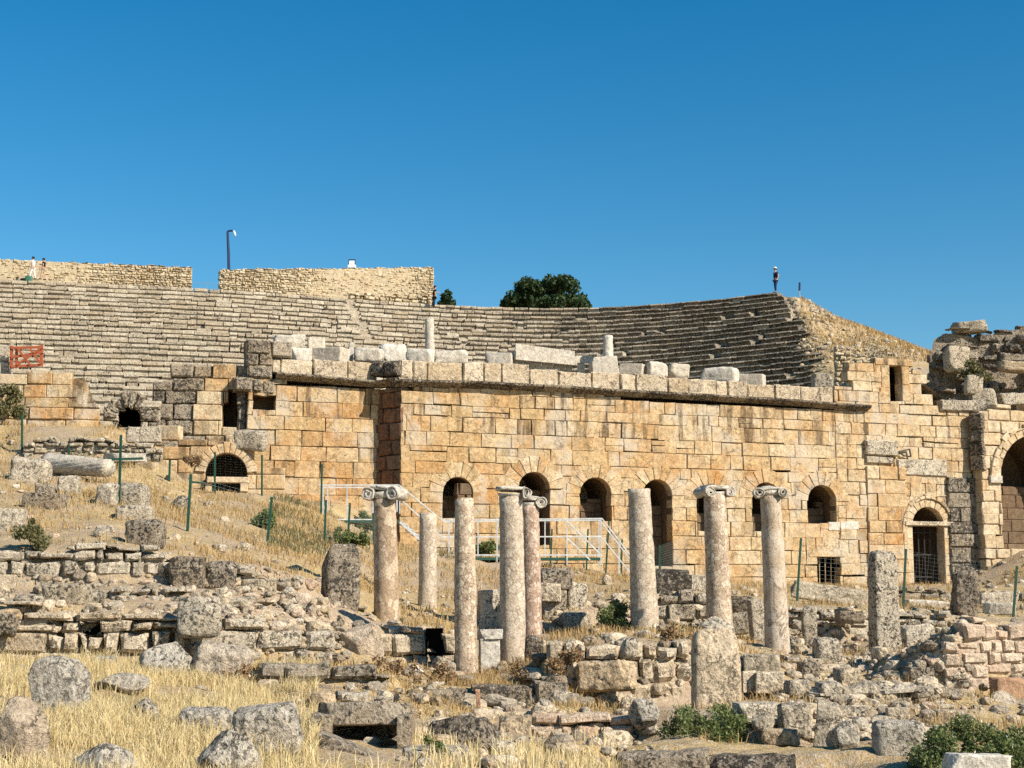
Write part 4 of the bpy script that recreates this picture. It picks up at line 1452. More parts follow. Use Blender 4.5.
# ------------------------------------------------------------------ standing columns
def lathe(mb, axis_a, axis_b, prof, n=28, t=(.5, .3, .5), seed=0, rough=.012, flute=0, bite=None):
    """prof: (0..1 along, radius); a rough turned shaft from axis_a to axis_b"""
    a, b = Vector(axis_a), Vector(axis_b)
    d = (b - a)
    L = d.length
    qm = np.array(d.to_track_quat("Z", "Y").to_matrix())
    V = []
    for (s, r) in prof:
        for k in range(n):
            an = 2 * math.pi * k / n
            V.append((r * math.cos(an), r * math.sin(an), s * L))
    V = np.array(V)
    rad = np.sqrt(V[:, 0] ** 2 + V[:, 1] ** 2)
    nz = rough * .55 * fbm(V * 2.2 + seed * 7, seed, 4, .6) + rough * .6 * vnoise(V * 9 + seed, seed + 1) - rough * 1.6 * np.maximum(0, vnoise(V * 5 + seed, seed + 6) - .5)
    if flute:
        an = np.arctan2(V[:, 1], V[:, 0])
        nz = nz - .045 * np.abs(np.cos(an * flute + V[:, 2] * 5))
    k = np.where(rad > 1e-6, (rad + nz) / np.maximum(rad, 1e-6), 1)
    V[:, 0] *= k; V[:, 1] *= k
    V[:, 2] += np.where((V[:, 2] > .98 * L) | (V[:, 2] < .01), .05 * vnoise(V * 3.1 + seed, seed + 2), 0)
    V = V @ qm.T + np.array(a)
    m = len(prof)
    F = [[i * n + k, i * n + (k + 1) % n, (i + 1) * n + (k + 1) % n, (i + 1) * n + k] for i in range(m - 1) for k in range(n)]
    F += [list(range(n))[::-1], [(m - 1) * n + k for k in range(n)]]
    mb.add(V, F, t)


def roughen(V, seed, amp, f=6.0):
    V = np.asarray(V, float)
    return V + amp * np.stack([fbm(V * f, seed, 2), fbm(V * f, seed + 9, 2), fbm(V * f, seed + 18, 2)], axis=1)


def capital(root, c, w, h, yaw, seed, mats, volutes=("l", "r"), broken=0.0):
    """worn Ionic capital: echinus, cushion with scrolls at both ends, thin abacus"""
    Rz = Matrix.Rotation(yaw, 3, "Z")
    m = MB()
    lathe(m, Vector(c), Vector(c) + Vector((0, 0, h * .45)), [(0, w * .36), (.25, w * .38), (.6, w * .43), (1, w * .44)], 24, (.5, .4, .5), seed, .012)
    m.build("echinus", mats, root, smooth=True)
    m = MB()
    v, f = ico(3)
    p = np.sign(v) * np.abs(v) ** .35
    p = p / np.abs(p).max(axis=0)
    z0 = h * .78
    q = roughen(p * np.array([w * .46, w * .42, h * .17]), seed, .05, 7)
    q = q @ np.array(Rz).T + np.array(c) + np.array([0, 0, z0])
    m.add(q, f, (.5, .45, .5))
    m.build("abacus", mats, root, smooth=True)
    for sd in volutes:
        s = -1 if sd == "l" else 1
        m = MB()
        cx = s * w * .47
        r0 = h * .44
        V, F, nn = [], [], 22
        # the rolled cushion: waisted barrel lying front to back, its ends cut with a spiral ridge
        prof = [(-w * .46, .02), (-w * .46, r0 * .30), (-w * .475, r0 * .34), (-w * .475, r0 * .5), (-w * .455, r0 * .56), (-w * .455, r0 * .72), (-w * .485, r0 * .78), (-w * .485, r0 * .98), (-w * .46, r0 * 1.05), (-w * .3, r0 * .98), (0, r0 * .8)]
        prof = prof + [(-y, r) for y, r in prof[::-1][1:]]
        for (y, r) in prof:
            for k in range(nn):
                an = 2 * math.pi * k / nn
                V.append((cx + r * math.cos(an), y, h * .40 + r * math.sin(an)))
        F = [[i * nn + k, (i + 1) * nn + k, (i + 1) * nn + (k + 1) % nn, i * nn + (k + 1) % nn] for i in range(len(prof) - 1) for k in range(nn)]
        q = roughen(V, seed + 3, .045, 9) @ np.array(Rz).T + np.array(c)
        m.add(q, F, (.4, .75, .5))
        m.build("volute", mats, root, smooth=True)


def column(label, top, base, Y, wt, wb, mat, cap=None, capmat="white", n=28, group="standing columns", basew=0, bury=.25, seed=1, capw=1.0):
    """top, base: px positions of the shaft's ends; wt, wb its widths in px"""
    a, b = P(*base, Y), P(*top, Y)
    g = gz(a.x, a.y)
    dn = Vector((a.x, a.y, min(a.z, g) - bury))
    s = Y / FPX
    root = thing("column", label, "column", (a.x, a.y, a.z), group)
    m = MB()
    rt, rb = wt * s / 2, wb * s / 2
    N = 26
    prof = []
    for i in range(N + 1):
        t = i / N
        r = rb + (rt - rb) * t ** 1.15
        if t > .965: r *= 1.03
        prof.append((t, r))
    lathe(m, dn, b, prof, n, (.5, .3, .5), seed, .02)
    m.build("shaft", M[mat], root, smooth=True)
    if basew:
        m = MB()
        lathe(m, Vector((a.x, a.y, a.z - .3)), Vector((a.x, a.y, a.z + .2)), [(0, basew * s / 2), (.55, basew * s / 2), (.7, basew * s * .47), (.8, basew * s * .42), (.9, basew * s * .44), (1, basew * s * .40)], n, (.5, .4, .5), seed + 4, .03)
        m.build("base", M["white"], root, smooth=True)
    if cap:
        capital(root, (b.x, b.y, b.z - .03), wt * s * 1.14 * capw, cap["h"] * s, cap.get("yaw", 0), seed, M[capmat], cap.get("v", ("l", "r")))
    return root


column("brown column with volute capital nearest the steel walkway", (384.5, 499), (387.5, 627), 34, 22, 26, "col_brown", {"h": 15, "yaw": R(-16)}, seed=3, capw=1.1)
column("speckled breccia column without capital left of the pale pedestal", (464, 498), (466.5, 675), 28.8, 19, 24, "col_pink", None, seed=5)
column("tall grey white column with broken capital right of the pale pedestal", (511, 497), (513.5, 672), 30, 23, 27, "col_white", {"h": 12, "yaw": R(8), "v": ("r",)}, seed=8, capw=1.15)
column("slim reddish breccia column half hidden behind the tall grey white column", (530, 507), (533, 646), 36, 17.5, 20, "col_red", {"h": 13, "yaw": R(12), "v": ("r",)}, seed=13)
column("pale marble column with bare broken top beside the green shrub", (639, 489), (645.5, 632), 34.8, 22, 28, "col_white", None, seed=17, basew=31)
column("breccia column with worn curling capital behind the rough stele", (714.5, 496), (720.5, 636), 34.3, 21.5, 26, "col_pink", {"h": 12, "yaw": R(24)}, seed=21, capw=1.05)
column("leaning streaked marble column with dark volute capital", (770.5, 496), (778.5, 662), 32.2, 20, 25, "col_stripe", {"h": 11, "yaw": R(-6)}, seed=29, capw=1.1)

# small turned pieces
def stump(name, label, cat, top, base, wt, wb, mat, Y=None, seed=1, group=None, n=20, flat=False, bury=.2):
    if Y is None:
        g = G(*base); Y = g.y
    a, b = P(*base, Y), P(*top, Y)
    s = Y / FPX
    m = MB()
    lathe(m, Vector((a.x, a.y, a.z - bury)), b, [(i / 10, (wb + (wt - wb) * i / 10) * s / 2) for i in range(11)], n, tone(.4), seed, .022)
    o = m.build(name, M[mat], loc=a, smooth=True)
    return tag(o, label, cat, group)


stump("column_stump", "short grey topped marble column stump by the steel stair", "column stump", (428, 514), (427.5, 614), 17, 19, "col_white", 39.2, 4)
stump("column_stump", "slim white shaft standing on the wall top below the person in black", "column stump", (429.5, 319), (430, 350), 9, 10, "white", 58.5, 6)
stump("column_stump", "white shaft on a square block on the wall top near the fallen lintel", "column stump", (608, 336), (608, 360), 9.5, 11.5, "white", 59.5, 9)
# ------------------------------------------------------------------ loose stones, one object each
sid = [100]
KIND = {"boulder": (.16, .14, 14, 1.6), "block": (.10, .030, 3, 1.6), "slab": (.16, .045, 5, 1.6), "rough": (.42, .12, 10, 1.3), "rounded": (.6, .075, 3, 1.8)}


def stone_points(kind, sub, dims):
    bx, rough, cuts, fq = KIND[kind]
    if kind in ("boulder", "rounded"):
        return rock_points(sub, bx, rough, sid[0], cuts, fq)
    return block_points({3: 8, 4: 14, 5: 28}[sub], bx, rough, sid[0], dims, cuts, fq)



def st(name, label, box, kind, mat, Y=None, df=.8, yaw=None, roll=0.0, lich=.45, sink=.2, sub=None, group=None, cat=None, pitch=0.0):
    sid[0] += 1
    x0, y0, x1, y1 = box
    xc = (x0 + x1) / 2
    if Y is None:
        g = G(xc, y1 - 1); Y = g.y
    s = Y / FPX
    w, h = (x1 - x0) * s, (y1 - y0) * s
    d = df * w
    b = P(xc, y1, Y)
    if sub is None:
        sub = 5 if (x1 - x0) > 55 else 4 if (x1 - x0) > 18 else 3
    p, f = stone_points(kind, sub, (w, d, h * (1 + sink)))
    p = p * np.array([w / 2, d / 2, h * (1 + sink) / 2])
    rot = Euler((pitch, roll, yaw if yaw is not None else rnd.uniform(-.25, .25))).to_matrix()
    p = p @ np.array(rot).T
    c = Vector((b.x, b.y + d * .3, b.z + h / 2 - h * sink / 2))
    m = MB()
    m.add(p + np.array(c), f, (rnd.random(), min(1, max(0, lich + rnd.uniform(-.1, .1))), rnd.random()))
    o = m.build(name, M[mat], loc=(c.x, c.y, b.z), smooth=True)
    return tag(o, label, cat or name.split("_")[-1], group)


S = st
# --- the straw meadow with its boulders
S("boulder", "big rounded grey boulder speckled with lichen, standing in the straw", (24, 658, 85, 722), "boulder", "boulder", lich=.4)
S("boulder", "brown cracked boulder cut off by the corner, below the big grey boulder", (-14, 700, 43, 768), "boulder", "boulder_brown", lich=.25)
S("boulder", "low flat grey boulder at the lower edge of the straw", (66, 746, 131, 786), "boulder", "boulder", df=.7, lich=.35)
S("boulder", "small dark cratered boulder alone in the middle of the straw", (126, 699, 158, 724), "boulder", "boulder", lich=.7)
S("boulder", "flat pointed grey boulder in the straw above the steep speckled boulder", (173, 709, 231, 738), "rough", "boulder", lich=.5)
S("boulder", "steep speckled grey boulder at the lower edge of the straw", (192, 733, 259, 785), "boulder", "boulder", lich=.5)
S("boulder", "tilted squared grey boulder in the straw left of the hollow trough", (231, 706, 298, 751), "rough", "boulder", roll=-.2, lich=.5)
S("boulder", "pale flat stone lying level behind the big rounded grey boulder", (88, 674, 147, 693), "boulder", "boulder", df=.6, lich=.2)
S("stone", "small half sunk stone just above the pale flat stone in straw", (93, 656, 114, 669), "rough", "boulder", lich=.3)
S("boulder", "grey boulder with black cracks against the earthy terrace wall", (136, 643, 199, 680), "boulder", "boulder", lich=.6)
S("boulder", "angular brown block leaning beside the grey cracked boulder", (189, 645, 250, 684), "rough", "boulder_brown", roll=.12, lich=.3)
S("boulder", "white lichen crusted stone above the big rounded grey boulder", (19, 614, 57, 656), "rough", "grey", lich=.55)
S("stone", "grey stone above the white lichen crusted stone on the terrace", (12, 595, 42, 617), "rough", "grey", lich=.6)
S("boulder", "rounded square lichen block on top of the large block wall", (175, 597, 219, 632), "rounded", "grey", 25.6, lich=.6)
S("stone", "long low stone on the earthy terrace wall top", (40, 583, 87, 607), "rough", "grey", 26.6, lich=.6)
S("stone", "pale stone at the frame edge beside the earthy terrace wall", (-8, 575, 13, 618), "block", "tan", 27.2, lich=.2)
S("stone", "dark stone at the frame edge low on the terrace wall", (-8, 614, 15, 634), "rough", "darkstone", 25.4, lich=.7)
S("stone", "whitish pebble sized stone at the straw edge below the squared blocks", (232, 675, 245, 684), "boulder", "white", lich=.1)
# --- hollow trough and the stones around it
tr = thing("trough", "big hollowed dark stone trough with a black cavity, lying broken in the straw", "trough", tuple(P(360, 760, 17.2)))
def part_stone(root, nm, box, Y, kind, mat, df=.5, yaw=0, roll=0, pitch=0, lich=.6):
    sid[0] += 1
    x0, y0, x1, y1 = box
    s = Y / FPX
    w, h = (x1 - x0) * s, (y1 - y0) * s
    p, f = stone_points(kind, 5, (w, df, h))
    p = p * np.array([w / 2, df / 2, h / 2])
    p = p @ np.array(Euler((pitch, roll, yaw)).to_matrix()).T
    c = P((x0 + x1) / 2, (y0 + y1) / 2, Y)
    m = MB(); m.add(p + np.array(c), f, (rnd.random(), lich, rnd.random()))
    return m.build(nm, M[mat], root, smooth=True)
part_stone(tr, "rim_slab", (322, 702, 409, 727), 18.3, "slab", "darkstone", 1.1, pitch=-.1, lich=.6)
part_stone(tr, "rim_slab", (310, 744, 386, 780), 16.6, "slab", "darkstone", .4, roll=.42, lich=.6)
part_stone(tr, "side_slab", (311, 712, 333, 764), 17.9, "slab", "darkstone", 1.0, roll=.12, lich=.6)
part_stone(tr, "side_slab", (399, 714, 413, 766), 17.9, "slab", "darkstone", 1.0, lich=.55)
part_stone(tr, "back_slab", (325, 716, 405, 760), 18.75, "slab", "darkstone", .25, lich=.7)
S("boulder", "dark mossy mound of stone above the leafy weed", (424, 718, 502, 770), "boulder", "darkstone", 18.6, lich=.8, df=.7)
S("block", "plain tan block end standing at the pinkish wall base", (499, 716, 531, 746), "block", "tan", 22.6, lich=.25, yaw=.05)
S("slab", "smooth pale ledge slab running under the dark kerb blocks", (408, 710, 533, 722), "slab", "tan", 24.1, df=.3, yaw=0, lich=.12)
S("slab", "narrow ledge slab below the pinkish mortared wall", (520, 742, 616, 753), "slab", "grey", 22.0, df=.25, yaw=.02, lich=.35)
S("block", "grey slab in the lower edge below the dark mossy mound", (402, 750, 470, 784), "slab", "grey", 16.5, lich=.4)
S("block", "reddish tile upright between two dark kerb blocks", (475.5, 690, 481, 712), "block", "brick", 24.45, df=.8, lich=.2)
# --- around the column bases
S("boulder", "large round brown boulder beside the dark slot in the block wall", (335, 624, 383, 663), "boulder", "boulder_brown", 27.4, lich=.2)
S("stone", "white lichen stone right of the large round brown boulder", (404, 664, 424, 678), "boulder", "white", lich=.3)
S("stone", "pale lichen lump below the dark slot in the block wall", (427, 657, 457, 676), "boulder", "grey", lich=.45)
S("pier", "square pier of dark lichen on the terrace left of the brown column", (321, 544, 357, 608), "rounded", "darkstone", 31.5, df=.9, yaw=.35, lich=.68, sub=5)
S("pier", "low grey post stone behind the pale pedestal", (477, 590, 501, 632), "block", "grey", 37.0, df=.9, yaw=.2, lich=.5)
S("block", "upright dark block right of the reddish breccia column", (541, 585, 566, 632), "block", "grey", 37.4, df=.8, lich=.65, yaw=.15)
S("block", "dark capstone lying on the upright dark block", (540, 568, 571, 586), "block", "darkstone", 37.4, df=.8, lich=.85)
S("block", "pale tan block between the capstone and the upright dark block", (541, 583, 561, 599), "block", "tan", 37.2, df=.7, lich=.15)
S("block", "worn grey drum block leaning behind the green shrub", (565, 582, 587, 616), "rough", "grey", 37.8, df=.9, lich=.45, roll=.06)
S("stone", "rough stone under the worn grey drum block", (561, 612, 590, 630), "rough", "grey", 36.8, lich=.5)
S("block", "jagged dark stump right of the tall grey white column", (525, 636, 544, 674), "rough", "darkstone", 28.5, lich=.85)
S("stone", "dark stone at the foot of the tall grey white column", (498, 670, 520, 684), "rough", "darkstone", 28.8, lich=.7)
S("stone", "small pale stone high in the brown grass right of the capstone", (602, 574, 612, 586), "boulder", "tan", lich=.2)
S("stone", "little reddish stone below the small pale stone", (596, 599, 606, 607), "boulder", "pink", lich=.1)
S("block", "black lichened block on the terrace right of the pale broken column", (655, 569, 691, 593), "block", "darkstone", 38.6, df=.8, lich=.9)
S("block", "plain grey block joined to the black lichened block", (689, 575, 708, 593), "block", "grey", 38.8, df=.8, lich=.35)
S("stone", "knobbly grey capital lump on top behind the rough stele", (699, 617, 737, 640), "boulder", "grey", 31.5, lich=.5)
S("stele", "tall rough stele of pitted tan stone with a rounded top", (693, 630, 742, 712), "rounded", "tan", 24.6, df=.45, yaw=.12, lich=.35, sub=5, roll=.02)
S("stone", "round drum end showing as a disc in the rubble wall", (621, 637, 639, 656), "boulder", "grey", 25.7, df=.6, lich=.4)
S("stone", "long flat tan stone bulging from the rubble retaining wall", (576, 660, 637, 688), "rough", "tan", 25.6, df=.4, lich=.3)
S("boulder", "rounded grey boulder at the end of the pinkish wall", (629, 699, 660, 726), "boulder", "boulder", 23.4, lich=.4)
S("block", "pale squared block on top of a pair right of the stele", (745, 655, 781, 673), "block", "grey", 26.6, df=.7, lich=.2)
S("block", "small pale block, lower of the pair touching the stele", (741, 671, 756, 690), "block", "tan", 26.4, df=.9, lich=.15)
S("block", "pale lower block with a shadow gap under it, right of the stele", (755, 672, 784, 690), "block", "tan", 26.3, df=.7, lich=.2)
S("pier", "grey block post left of the leaning streaked column", (750, 600, 767, 643), "block", "grey", 35.0, df=.9, lich=.45)
S("block", "dark stone on the wall left of the leaning streaked column", (730, 596, 754, 611), "rough", "darkstone", 37.0, lich=.8)
S("block", "grey stones stacked behind the breccia column", (731, 612, 753, 632), "rough", "grey", 36.0, lich=.6)
pd = thing("pedestal", "pale marble pedestal between the speckled column and the tall grey white column", "pedestal", tuple(P(489.5, 681, 29.4)))
part_stone(pd, "die", (479, 638, 500, 686), 29.4, "block", "white", .42, yaw=.1, lich=.35)
part_stone(pd, "cap", (476, 629, 502, 640), 29.4, "slab", "white", .52, yaw=.1, lich=.4)
# --- low walls and rubble towards the right
S("slab", "flat slab capping the knee high dry stone wall", (736, 703, 783, 714), "slab", "grey", 22.9, df=.5, lich=.25)
S("block", "large squared stone ending the knee high dry stone wall", (779, 704, 812, 734), "rough", "grey", 22.4, lich=.45, df=.6)
S("stone", "smooth oval stone set in the knee high dry stone wall", (752, 713, 776, 730), "boulder", "grey", 22.3, lich=.3, df=.6)
S("stone", "pale long stone at the foot of the knee high dry stone wall", (762, 729, 801, 744), "rough", "tan", 22.0, lich=.1, df=.5)
S("slab", "leaning grey slab, steeper of two beside the rubble slope", (815, 703, 832, 750), "slab", "grey", 21.6, df=.7, roll=.18, lich=.3)
S("slab", "leaning grey slab with a pointed foot behind the round grey stone", (828, 706, 846, 748), "slab", "grey", 21.8, df=.7, roll=-.25, lich=.3)
S("boulder", "round grey stone in front of the two leaning slabs", (828, 722, 861, 750), "boulder", "boulder", 20.8, lich=.3)
S("boulder", "big grey boulder in the lower right beside the green bush", (876, 722, 930, 764), "rough", "boulder", 20.0, lich=.45)
S("slab", "white slab lying at the lower frame edge in the green bush", (950, 755, 1010, 784), "slab", "white", 17.0, df=.6, lich=.05)
S("pier", "tall dark lichen pillar standing on the rubble slope", (872, 552, 900, 662), "rounded", "grey", 34.5, df=.75, yaw=.3, lich=.7, sub=5)
S("block", "upright grey slab beside the tall dark lichen pillar", (905, 625, 937, 669), "block", "grey", 33.2, df=.4, lich=.3, roll=-.03)
S("pier", "broken dark pillar stump near the green post at the far side", (954, 571, 981, 612), "rough", "darkstone", 43.0, df=.8, lich=.7)
S("boulder", "white lichen ball stone below the tall dark lichen pillar", (861, 656, 884, 678), "boulder", "white", 31.5, lich=.35)
S("stone", "lichen spotted stone below the white lichen ball", (868, 682, 890, 702), "rough", "boulder", lich=.65)
S("slab", "dark flat slab below the upright grey slab", (909, 667, 934, 684), "slab", "darkstone", lich=.7)
S("slab", "long grey fallen shaft at the foot of the great wall", (791, 585, 874, 602), "rough", "grey", 44.0, df=.18, yaw=.1, lich=.25, roll=.16)
S("slab", "long pale marble beam below the grated doorway", (905, 600, 957, 613), "slab", "white", 46.0, df=.25, lich=.15, roll=.06)
S("slab", "pale marble slab right of the broken dark pillar stump", (978, 592, 1020, 602), "slab", "grey", 46.0, df=.4, lich=.15, roll=-.05)
S("slab", "flat white marble piece by the green post near the frame edge", (985, 603, 1016, 613), "slab", "white", 44.0, df=.4, lich=.1)
S("boulder", "grey boulder under the pinkish masonry stump", (946, 690, 986, 717), "boulder", "boulder_brown", 27.2, lich=.35)
S("boulder", "wide brown boulder at the frame edge above the green bush", (983, 692, 1032, 724), "boulder", "boulder_brown", 27.0, lich=.35)
S("block", "tan squared stone above the green bush", (938, 711, 967, 730), "block", "tan", 24.5, lich=.25)
S("block", "layered orange bricks in the side of the pinkish stump", (993, 678, 1030, 698), "slab", "brick", 28.6, lich=.1, df=.4)
S("stone", "cream stone left of the tan squared stone", (888, 708, 910, 724), "block", "tan", lich=.1)
S("stone", "grey wedge stone in the rubble above the leaning slabs", (818, 682, 843, 704), "rough", "grey", lich=.4)
S("stone", "brown stone in the rubble between the streaked column and the lichen pillar", (836, 668, 862, 690), "rough", "tan", lich=.35)
S("stone", "dark angular stone at the foot of the leaning streaked column", (799, 662, 820, 680), "rough", "darkstone", lich=.7)
S("stone", "pale angular stone in dry grass beside the dark angular stone", (786, 680, 812, 698), "rough", "grey", lich=.35)
S("stone", "grey standing stone on the slope behind the streaked column", (803, 606, 818, 645), "rough", "grey", 36.8, lich=.45)
S("stone", "square grey stone on the slope right of the grey standing stone", (815, 638, 842, 660), "rough", "grey", lich=.5)
S("stone", "flat stone on the collapsed terrace below the rectangular opening", (838, 611, 864, 622), "slab", "darkstone", 39.4, lich=.6)
# --- stones on the grass slope
S("column_drum", "pale fluted column drum lying on its side in the slope grass", (44, 457, 110, 479), "boulder", "white", 43.5, lich=.05) if False else None
S("block", "grey squared block on the slope left of the fluted drum", (8, 457, 47, 483), "rough", "grey", lich=.5, roll=.1)
S("block", "whitish block below the fluted drum", (56, 475, 79, 496), "rough", "grey", lich=.35)
S("stone", "pale pointed stone below the right end of the fluted drum", (95, 482, 116, 506), "rough", "grey", lich=.35)
S("stone", "dark split stone behind the tall green post on the slope", (116, 482, 147, 508), "rough", "grey", lich=.5)
S("stone", "wide cracked stone at the foot of the tall green post", (113, 505, 152, 523), "rough", "grey", lich=.6)
S("stone", "dark squarish stone crowning the slope above the terrace wall", (124, 519, 163, 546), "rough", "darkstone", lich=.75)
S("slab", "broken dark slab heap on the slope left of the dry thistles", (23, 492, 62, 510), "slab", "darkstone", lich=.6)
S("stone", "dark knob stone on top of the broken slab heap", (34, 483, 53, 498), "rough", "darkstone", lich=.7)
S("slab", "grey slab at the frame edge above the green thistle bush", (-8, 508, 22, 531), "slab", "grey", lich=.4)
S("stone", "rounded little stone in the grass of the slope", (92, 528, 106, 538), "boulder", "grey", lich=.3)
S("stone", "grey pitted stone on the slope right of the tall green post", (167, 495, 189, 511), "boulder", "grey", lich=.6)
S("block", "dark heavy block crowning the terrace wall end", (168, 556, 202, 586), "block", "darkstone", 29.6, df=.8, lich=.9)
S("block", "dark block second along the terrace wall end", (204, 561, 236, 588), "rough", "darkstone", 30.0, df=.8, lich=.85)
S("slab", "pale bench like slab on low supports behind the tall green post", (101, 453, 145, 461), "slab", "white", 48.5, df=.5, lich=.2, yaw=.1)
S("block", "squared support block right of the pale bench like slab", (134, 462, 156, 476), "block", "ashlar", 48.3, df=.6, lich=.2)
S("stone", "white stone in the grass above the terrace wall", (236, 542, 250, 551), "boulder", "grey", lich=.2)
S("block", "wide grey block over the fieldstones beside the small collapsed arch", (125, 426, 160, 440), "block", "grey", 50.6, df=.5, lich=.45)
S("block", "plain cream block right of the wide grey block", (157, 425, 181, 438), "block", "ashlar_pale", 51.6, df=.5, lich=.1)
S("block", "rough pale lichen block above the half round vault", (233, 429, 268, 448), "rough", "grey", 51.7, df=.5, lich=.5)
S("slab", "fallen dark slab on the ground right of the half round vault", (256, 484, 296, 493), "slab", "darkstone", None, df=.5, lich=.4, roll=-.08)

# --- white marble blocks standing along the top of the great wall
WT = [("rough white block lying highest at the broken corner of the wall top", (272, 334, 305, 348), 57.0), ("white cube block beside the highest block", (307, 337, 325, 349), 57.4),
      ("white block above the cornice, first in the lower row", (289, 347, 311, 359), 56.9), ("long white block, second in the lower row on the wall top", (311, 347, 347, 360), 57.1),
      ("narrow upright grey white stone behind the long white block", (348, 341, 354, 358), 58.5), ("wide pale block left of the slim white shaft", (353, 347, 384, 360), 57.9),
      ("tilted pale block behind the wide pale block", (378, 343, 408, 361), 58.9), ("pale block carrying the slim white shaft", (405, 348, 434, 362), 57.6),
      ("pointed pale block right of the slim white shaft", (432, 349, 468, 362), 58.0), ("carved white block beside the fallen lintel", (485, 352, 513, 364), 59.0),
      ("square white block under the second white shaft", (590, 356, 618, 372), 59.3), ("small white stones between the second shaft and the blocks", (620, 363, 645, 374), 60.0),
      ("chalky white block right of the small white stones", (646, 361, 668, 376), 60.0), ("chalky white block with dark pits", (668, 363, 690, 377), 60.3),
      ("pale wedge block before the dark seat tiers", (702, 366, 740, 382), 60.6), ("low white block before the dark seat tiers", (736, 373, 766, 384), 61.0),
      ("grey rough block at the broken end of the seat tiers", (812, 372, 834, 392), 63.0)]
for lb, bx, Y in WT:
    S("block", lb, bx, "rough" if "rough" in lb or "pointed" in lb or "tilted" in lb or "chalky" in lb or "pale" in lb else "block", "white" if "grey rough" not in lb else "grey", Y, df=.6, lich=rnd.uniform(.2, .6), yaw=rnd.uniform(-.4, .4), roll=rnd.uniform(-.09, .09), group="white marble blocks on the wall top")
ln = thing("lintel", "fallen moulded marble lintel resting over a panelled frieze on the wall top", "lintel", tuple(P(545, 371, 59.6)), "white marble blocks on the wall top")
m = MB()
a, b = P(515, 355.5, 59.3), P(576, 361.5, 60.1)
bar(m, a, b, .28, .36, tone(.1)); a2, b2 = P(515, 350.5, 59.3), P(574, 358, 60.1)
bar(m, a2, b2, .1, .55, tone(.1))
m.build("beam", M["white"], ln)
m = MB()
for k in range(9):
    x = 520 + k * 6.1
    boxm(m, P(x, 367, 60 + k * .06), .23, .3, .42, t=tone(.1, .1))
m.build("frieze_panel", M["white"], ln)
m = MB(); bar(m, P(514, 351, 59.6), P(514, 373, 59.6), .12, .3, tone(.1)); m.build("support", M["white"], ln); m = MB(); bar(m, P(581, 360, 60.2), P(581, 374, 60.2), .14, .3, tone(.2)); m.build("support", M["white"], ln); m = MB(); bar(m, P(575, 359.5, 60.1), P(592, 359.5, 60.2), .12, .3, tone(.5)); m.build("support", M["white"], ln)

# --- stones on the ruined dark pile
for lb, bx, Y, mt in [("light flat slab crowning the tumbled dark blocks", (953, 320, 989, 331), 66.3, "grey"), ("large tilted tan slab in the tumbled pile", (946, 345, 972, 368), 65.3, "tan"),
                      ("tilted thick slab propped in the face of the tumbled pile", (946, 346, 970, 366), 65.7, "darkstone"),
                      ("thick grey ledge slab above the tall archway", (996, 392, 1034, 404), 64.6, "grey"), ("grey block above the dark return strip", (966, 374, 984, 392), 64.0, "grey"),
                      ("wide grey block capping the wall beside the archway", (972, 388, 1000, 418), 64.0, "grey"), ("flat slab among the dry tufts above the archway", (1000, 360, 1034, 370), 65.2, "tan")]:
    S("block", lb, bx, "rough", mt, Y, df=.7, lich=.5, roll=rnd.uniform(-.12, .12))

# fluted drum on the slope
dr = thing("column_drum", "pale fluted column drum lying on its side in the slope grass", "column drum", tuple(P(76, 477, 43.5)))
m = MB()
a, b = P(46, 463, 44.3), P(109, 468.5, 43.2)
lathe(m, a, b, [(i / 14, .33 - .05 * i / 14) for i in range(15)], 72, (.0, .3, .5), 3, .02, flute=8)
m.build("fluted_shaft", M["white"], dr, smooth=True)

# --- scattered rubble nobody would count
def scatter(name, n, zones, smin, smax, mats, seed):
    r = np.random.default_rng(seed)
    m = MB()
    shapes = [rock_points(2, .45, .13, 700 + i, 8) for i in range(14)] + [rock_points(3, .5, .14, 720 + i, 9) for i in range(10)]
    k = 0
    while k < n:
        z = zones[r.integers(len(zones))]
        px, py = r.uniform(z[0], z[2]), r.uniform(z[1], z[3])
        h = TB.ray_cast(EYE, ray(px, py).normalized())
        if h[0] is None or h[0].y > 112: k += 1; continue
        s = smin * (smax / smin) ** (r.random() ** 1.8)
        p, f = shapes[r.integers(14) if s < .16 else 14 + r.integers(10)]
        an = r.uniform(0, 6.28)
        q = p * np.array([s * r.uniform(.7, 1.3), s * r.uniform(.6, 1), s * r.uniform(.4, .8)]) * .5
        q = q @ np.array(Matrix.Rotation(an, 3, "Z")).T + np.array(h[0]) + np.array([0, 0, s * .1])
        m.add(q, f, (r.random(), r.random() * .65, r.random()), int(r.integers(len(mats))))
        k += 1
    o = m.build(name, [M[x] for x in mats], smooth=False)
    o["kind"] = "stuff"
    return o


scatter("rubble", 2600, [(30, 575, 350, 640), (200, 580, 480, 640), (800, 600, 960, 700), (780, 600, 1040, 745), (780, 640, 940, 740), (520, 590, 790, 700), (180, 590, 480, 690), (0, 480, 330, 640), (400, 690, 660, 768), (640, 590, 1030, 680), (790, 640, 950, 720), (160, 585, 350, 660)], .05, .36, ["grey", "tan", "darkstone", "tan", "boulder_brown", "pink"], 5)
scatter("rubble", 600, [(250, 655, 640, 745), (20, 578, 340, 652), (390, 690, 660, 755), (930, 545, 1035, 610), (400, 600, 640, 660), (690, 600, 1030, 700), (780, 620, 960, 740), (540, 590, 770, 650), (770, 690, 900, 730)], .2, .46, ["grey", "tan", "tan", "darkstone"], 15)
scatter("rubble", 500, [(-20, 400, 340, 500), (400, 540, 660, 600), (850, 560, 1030, 610)], .06, .32, ["grey", "tan", "darkstone", "white"], 6)
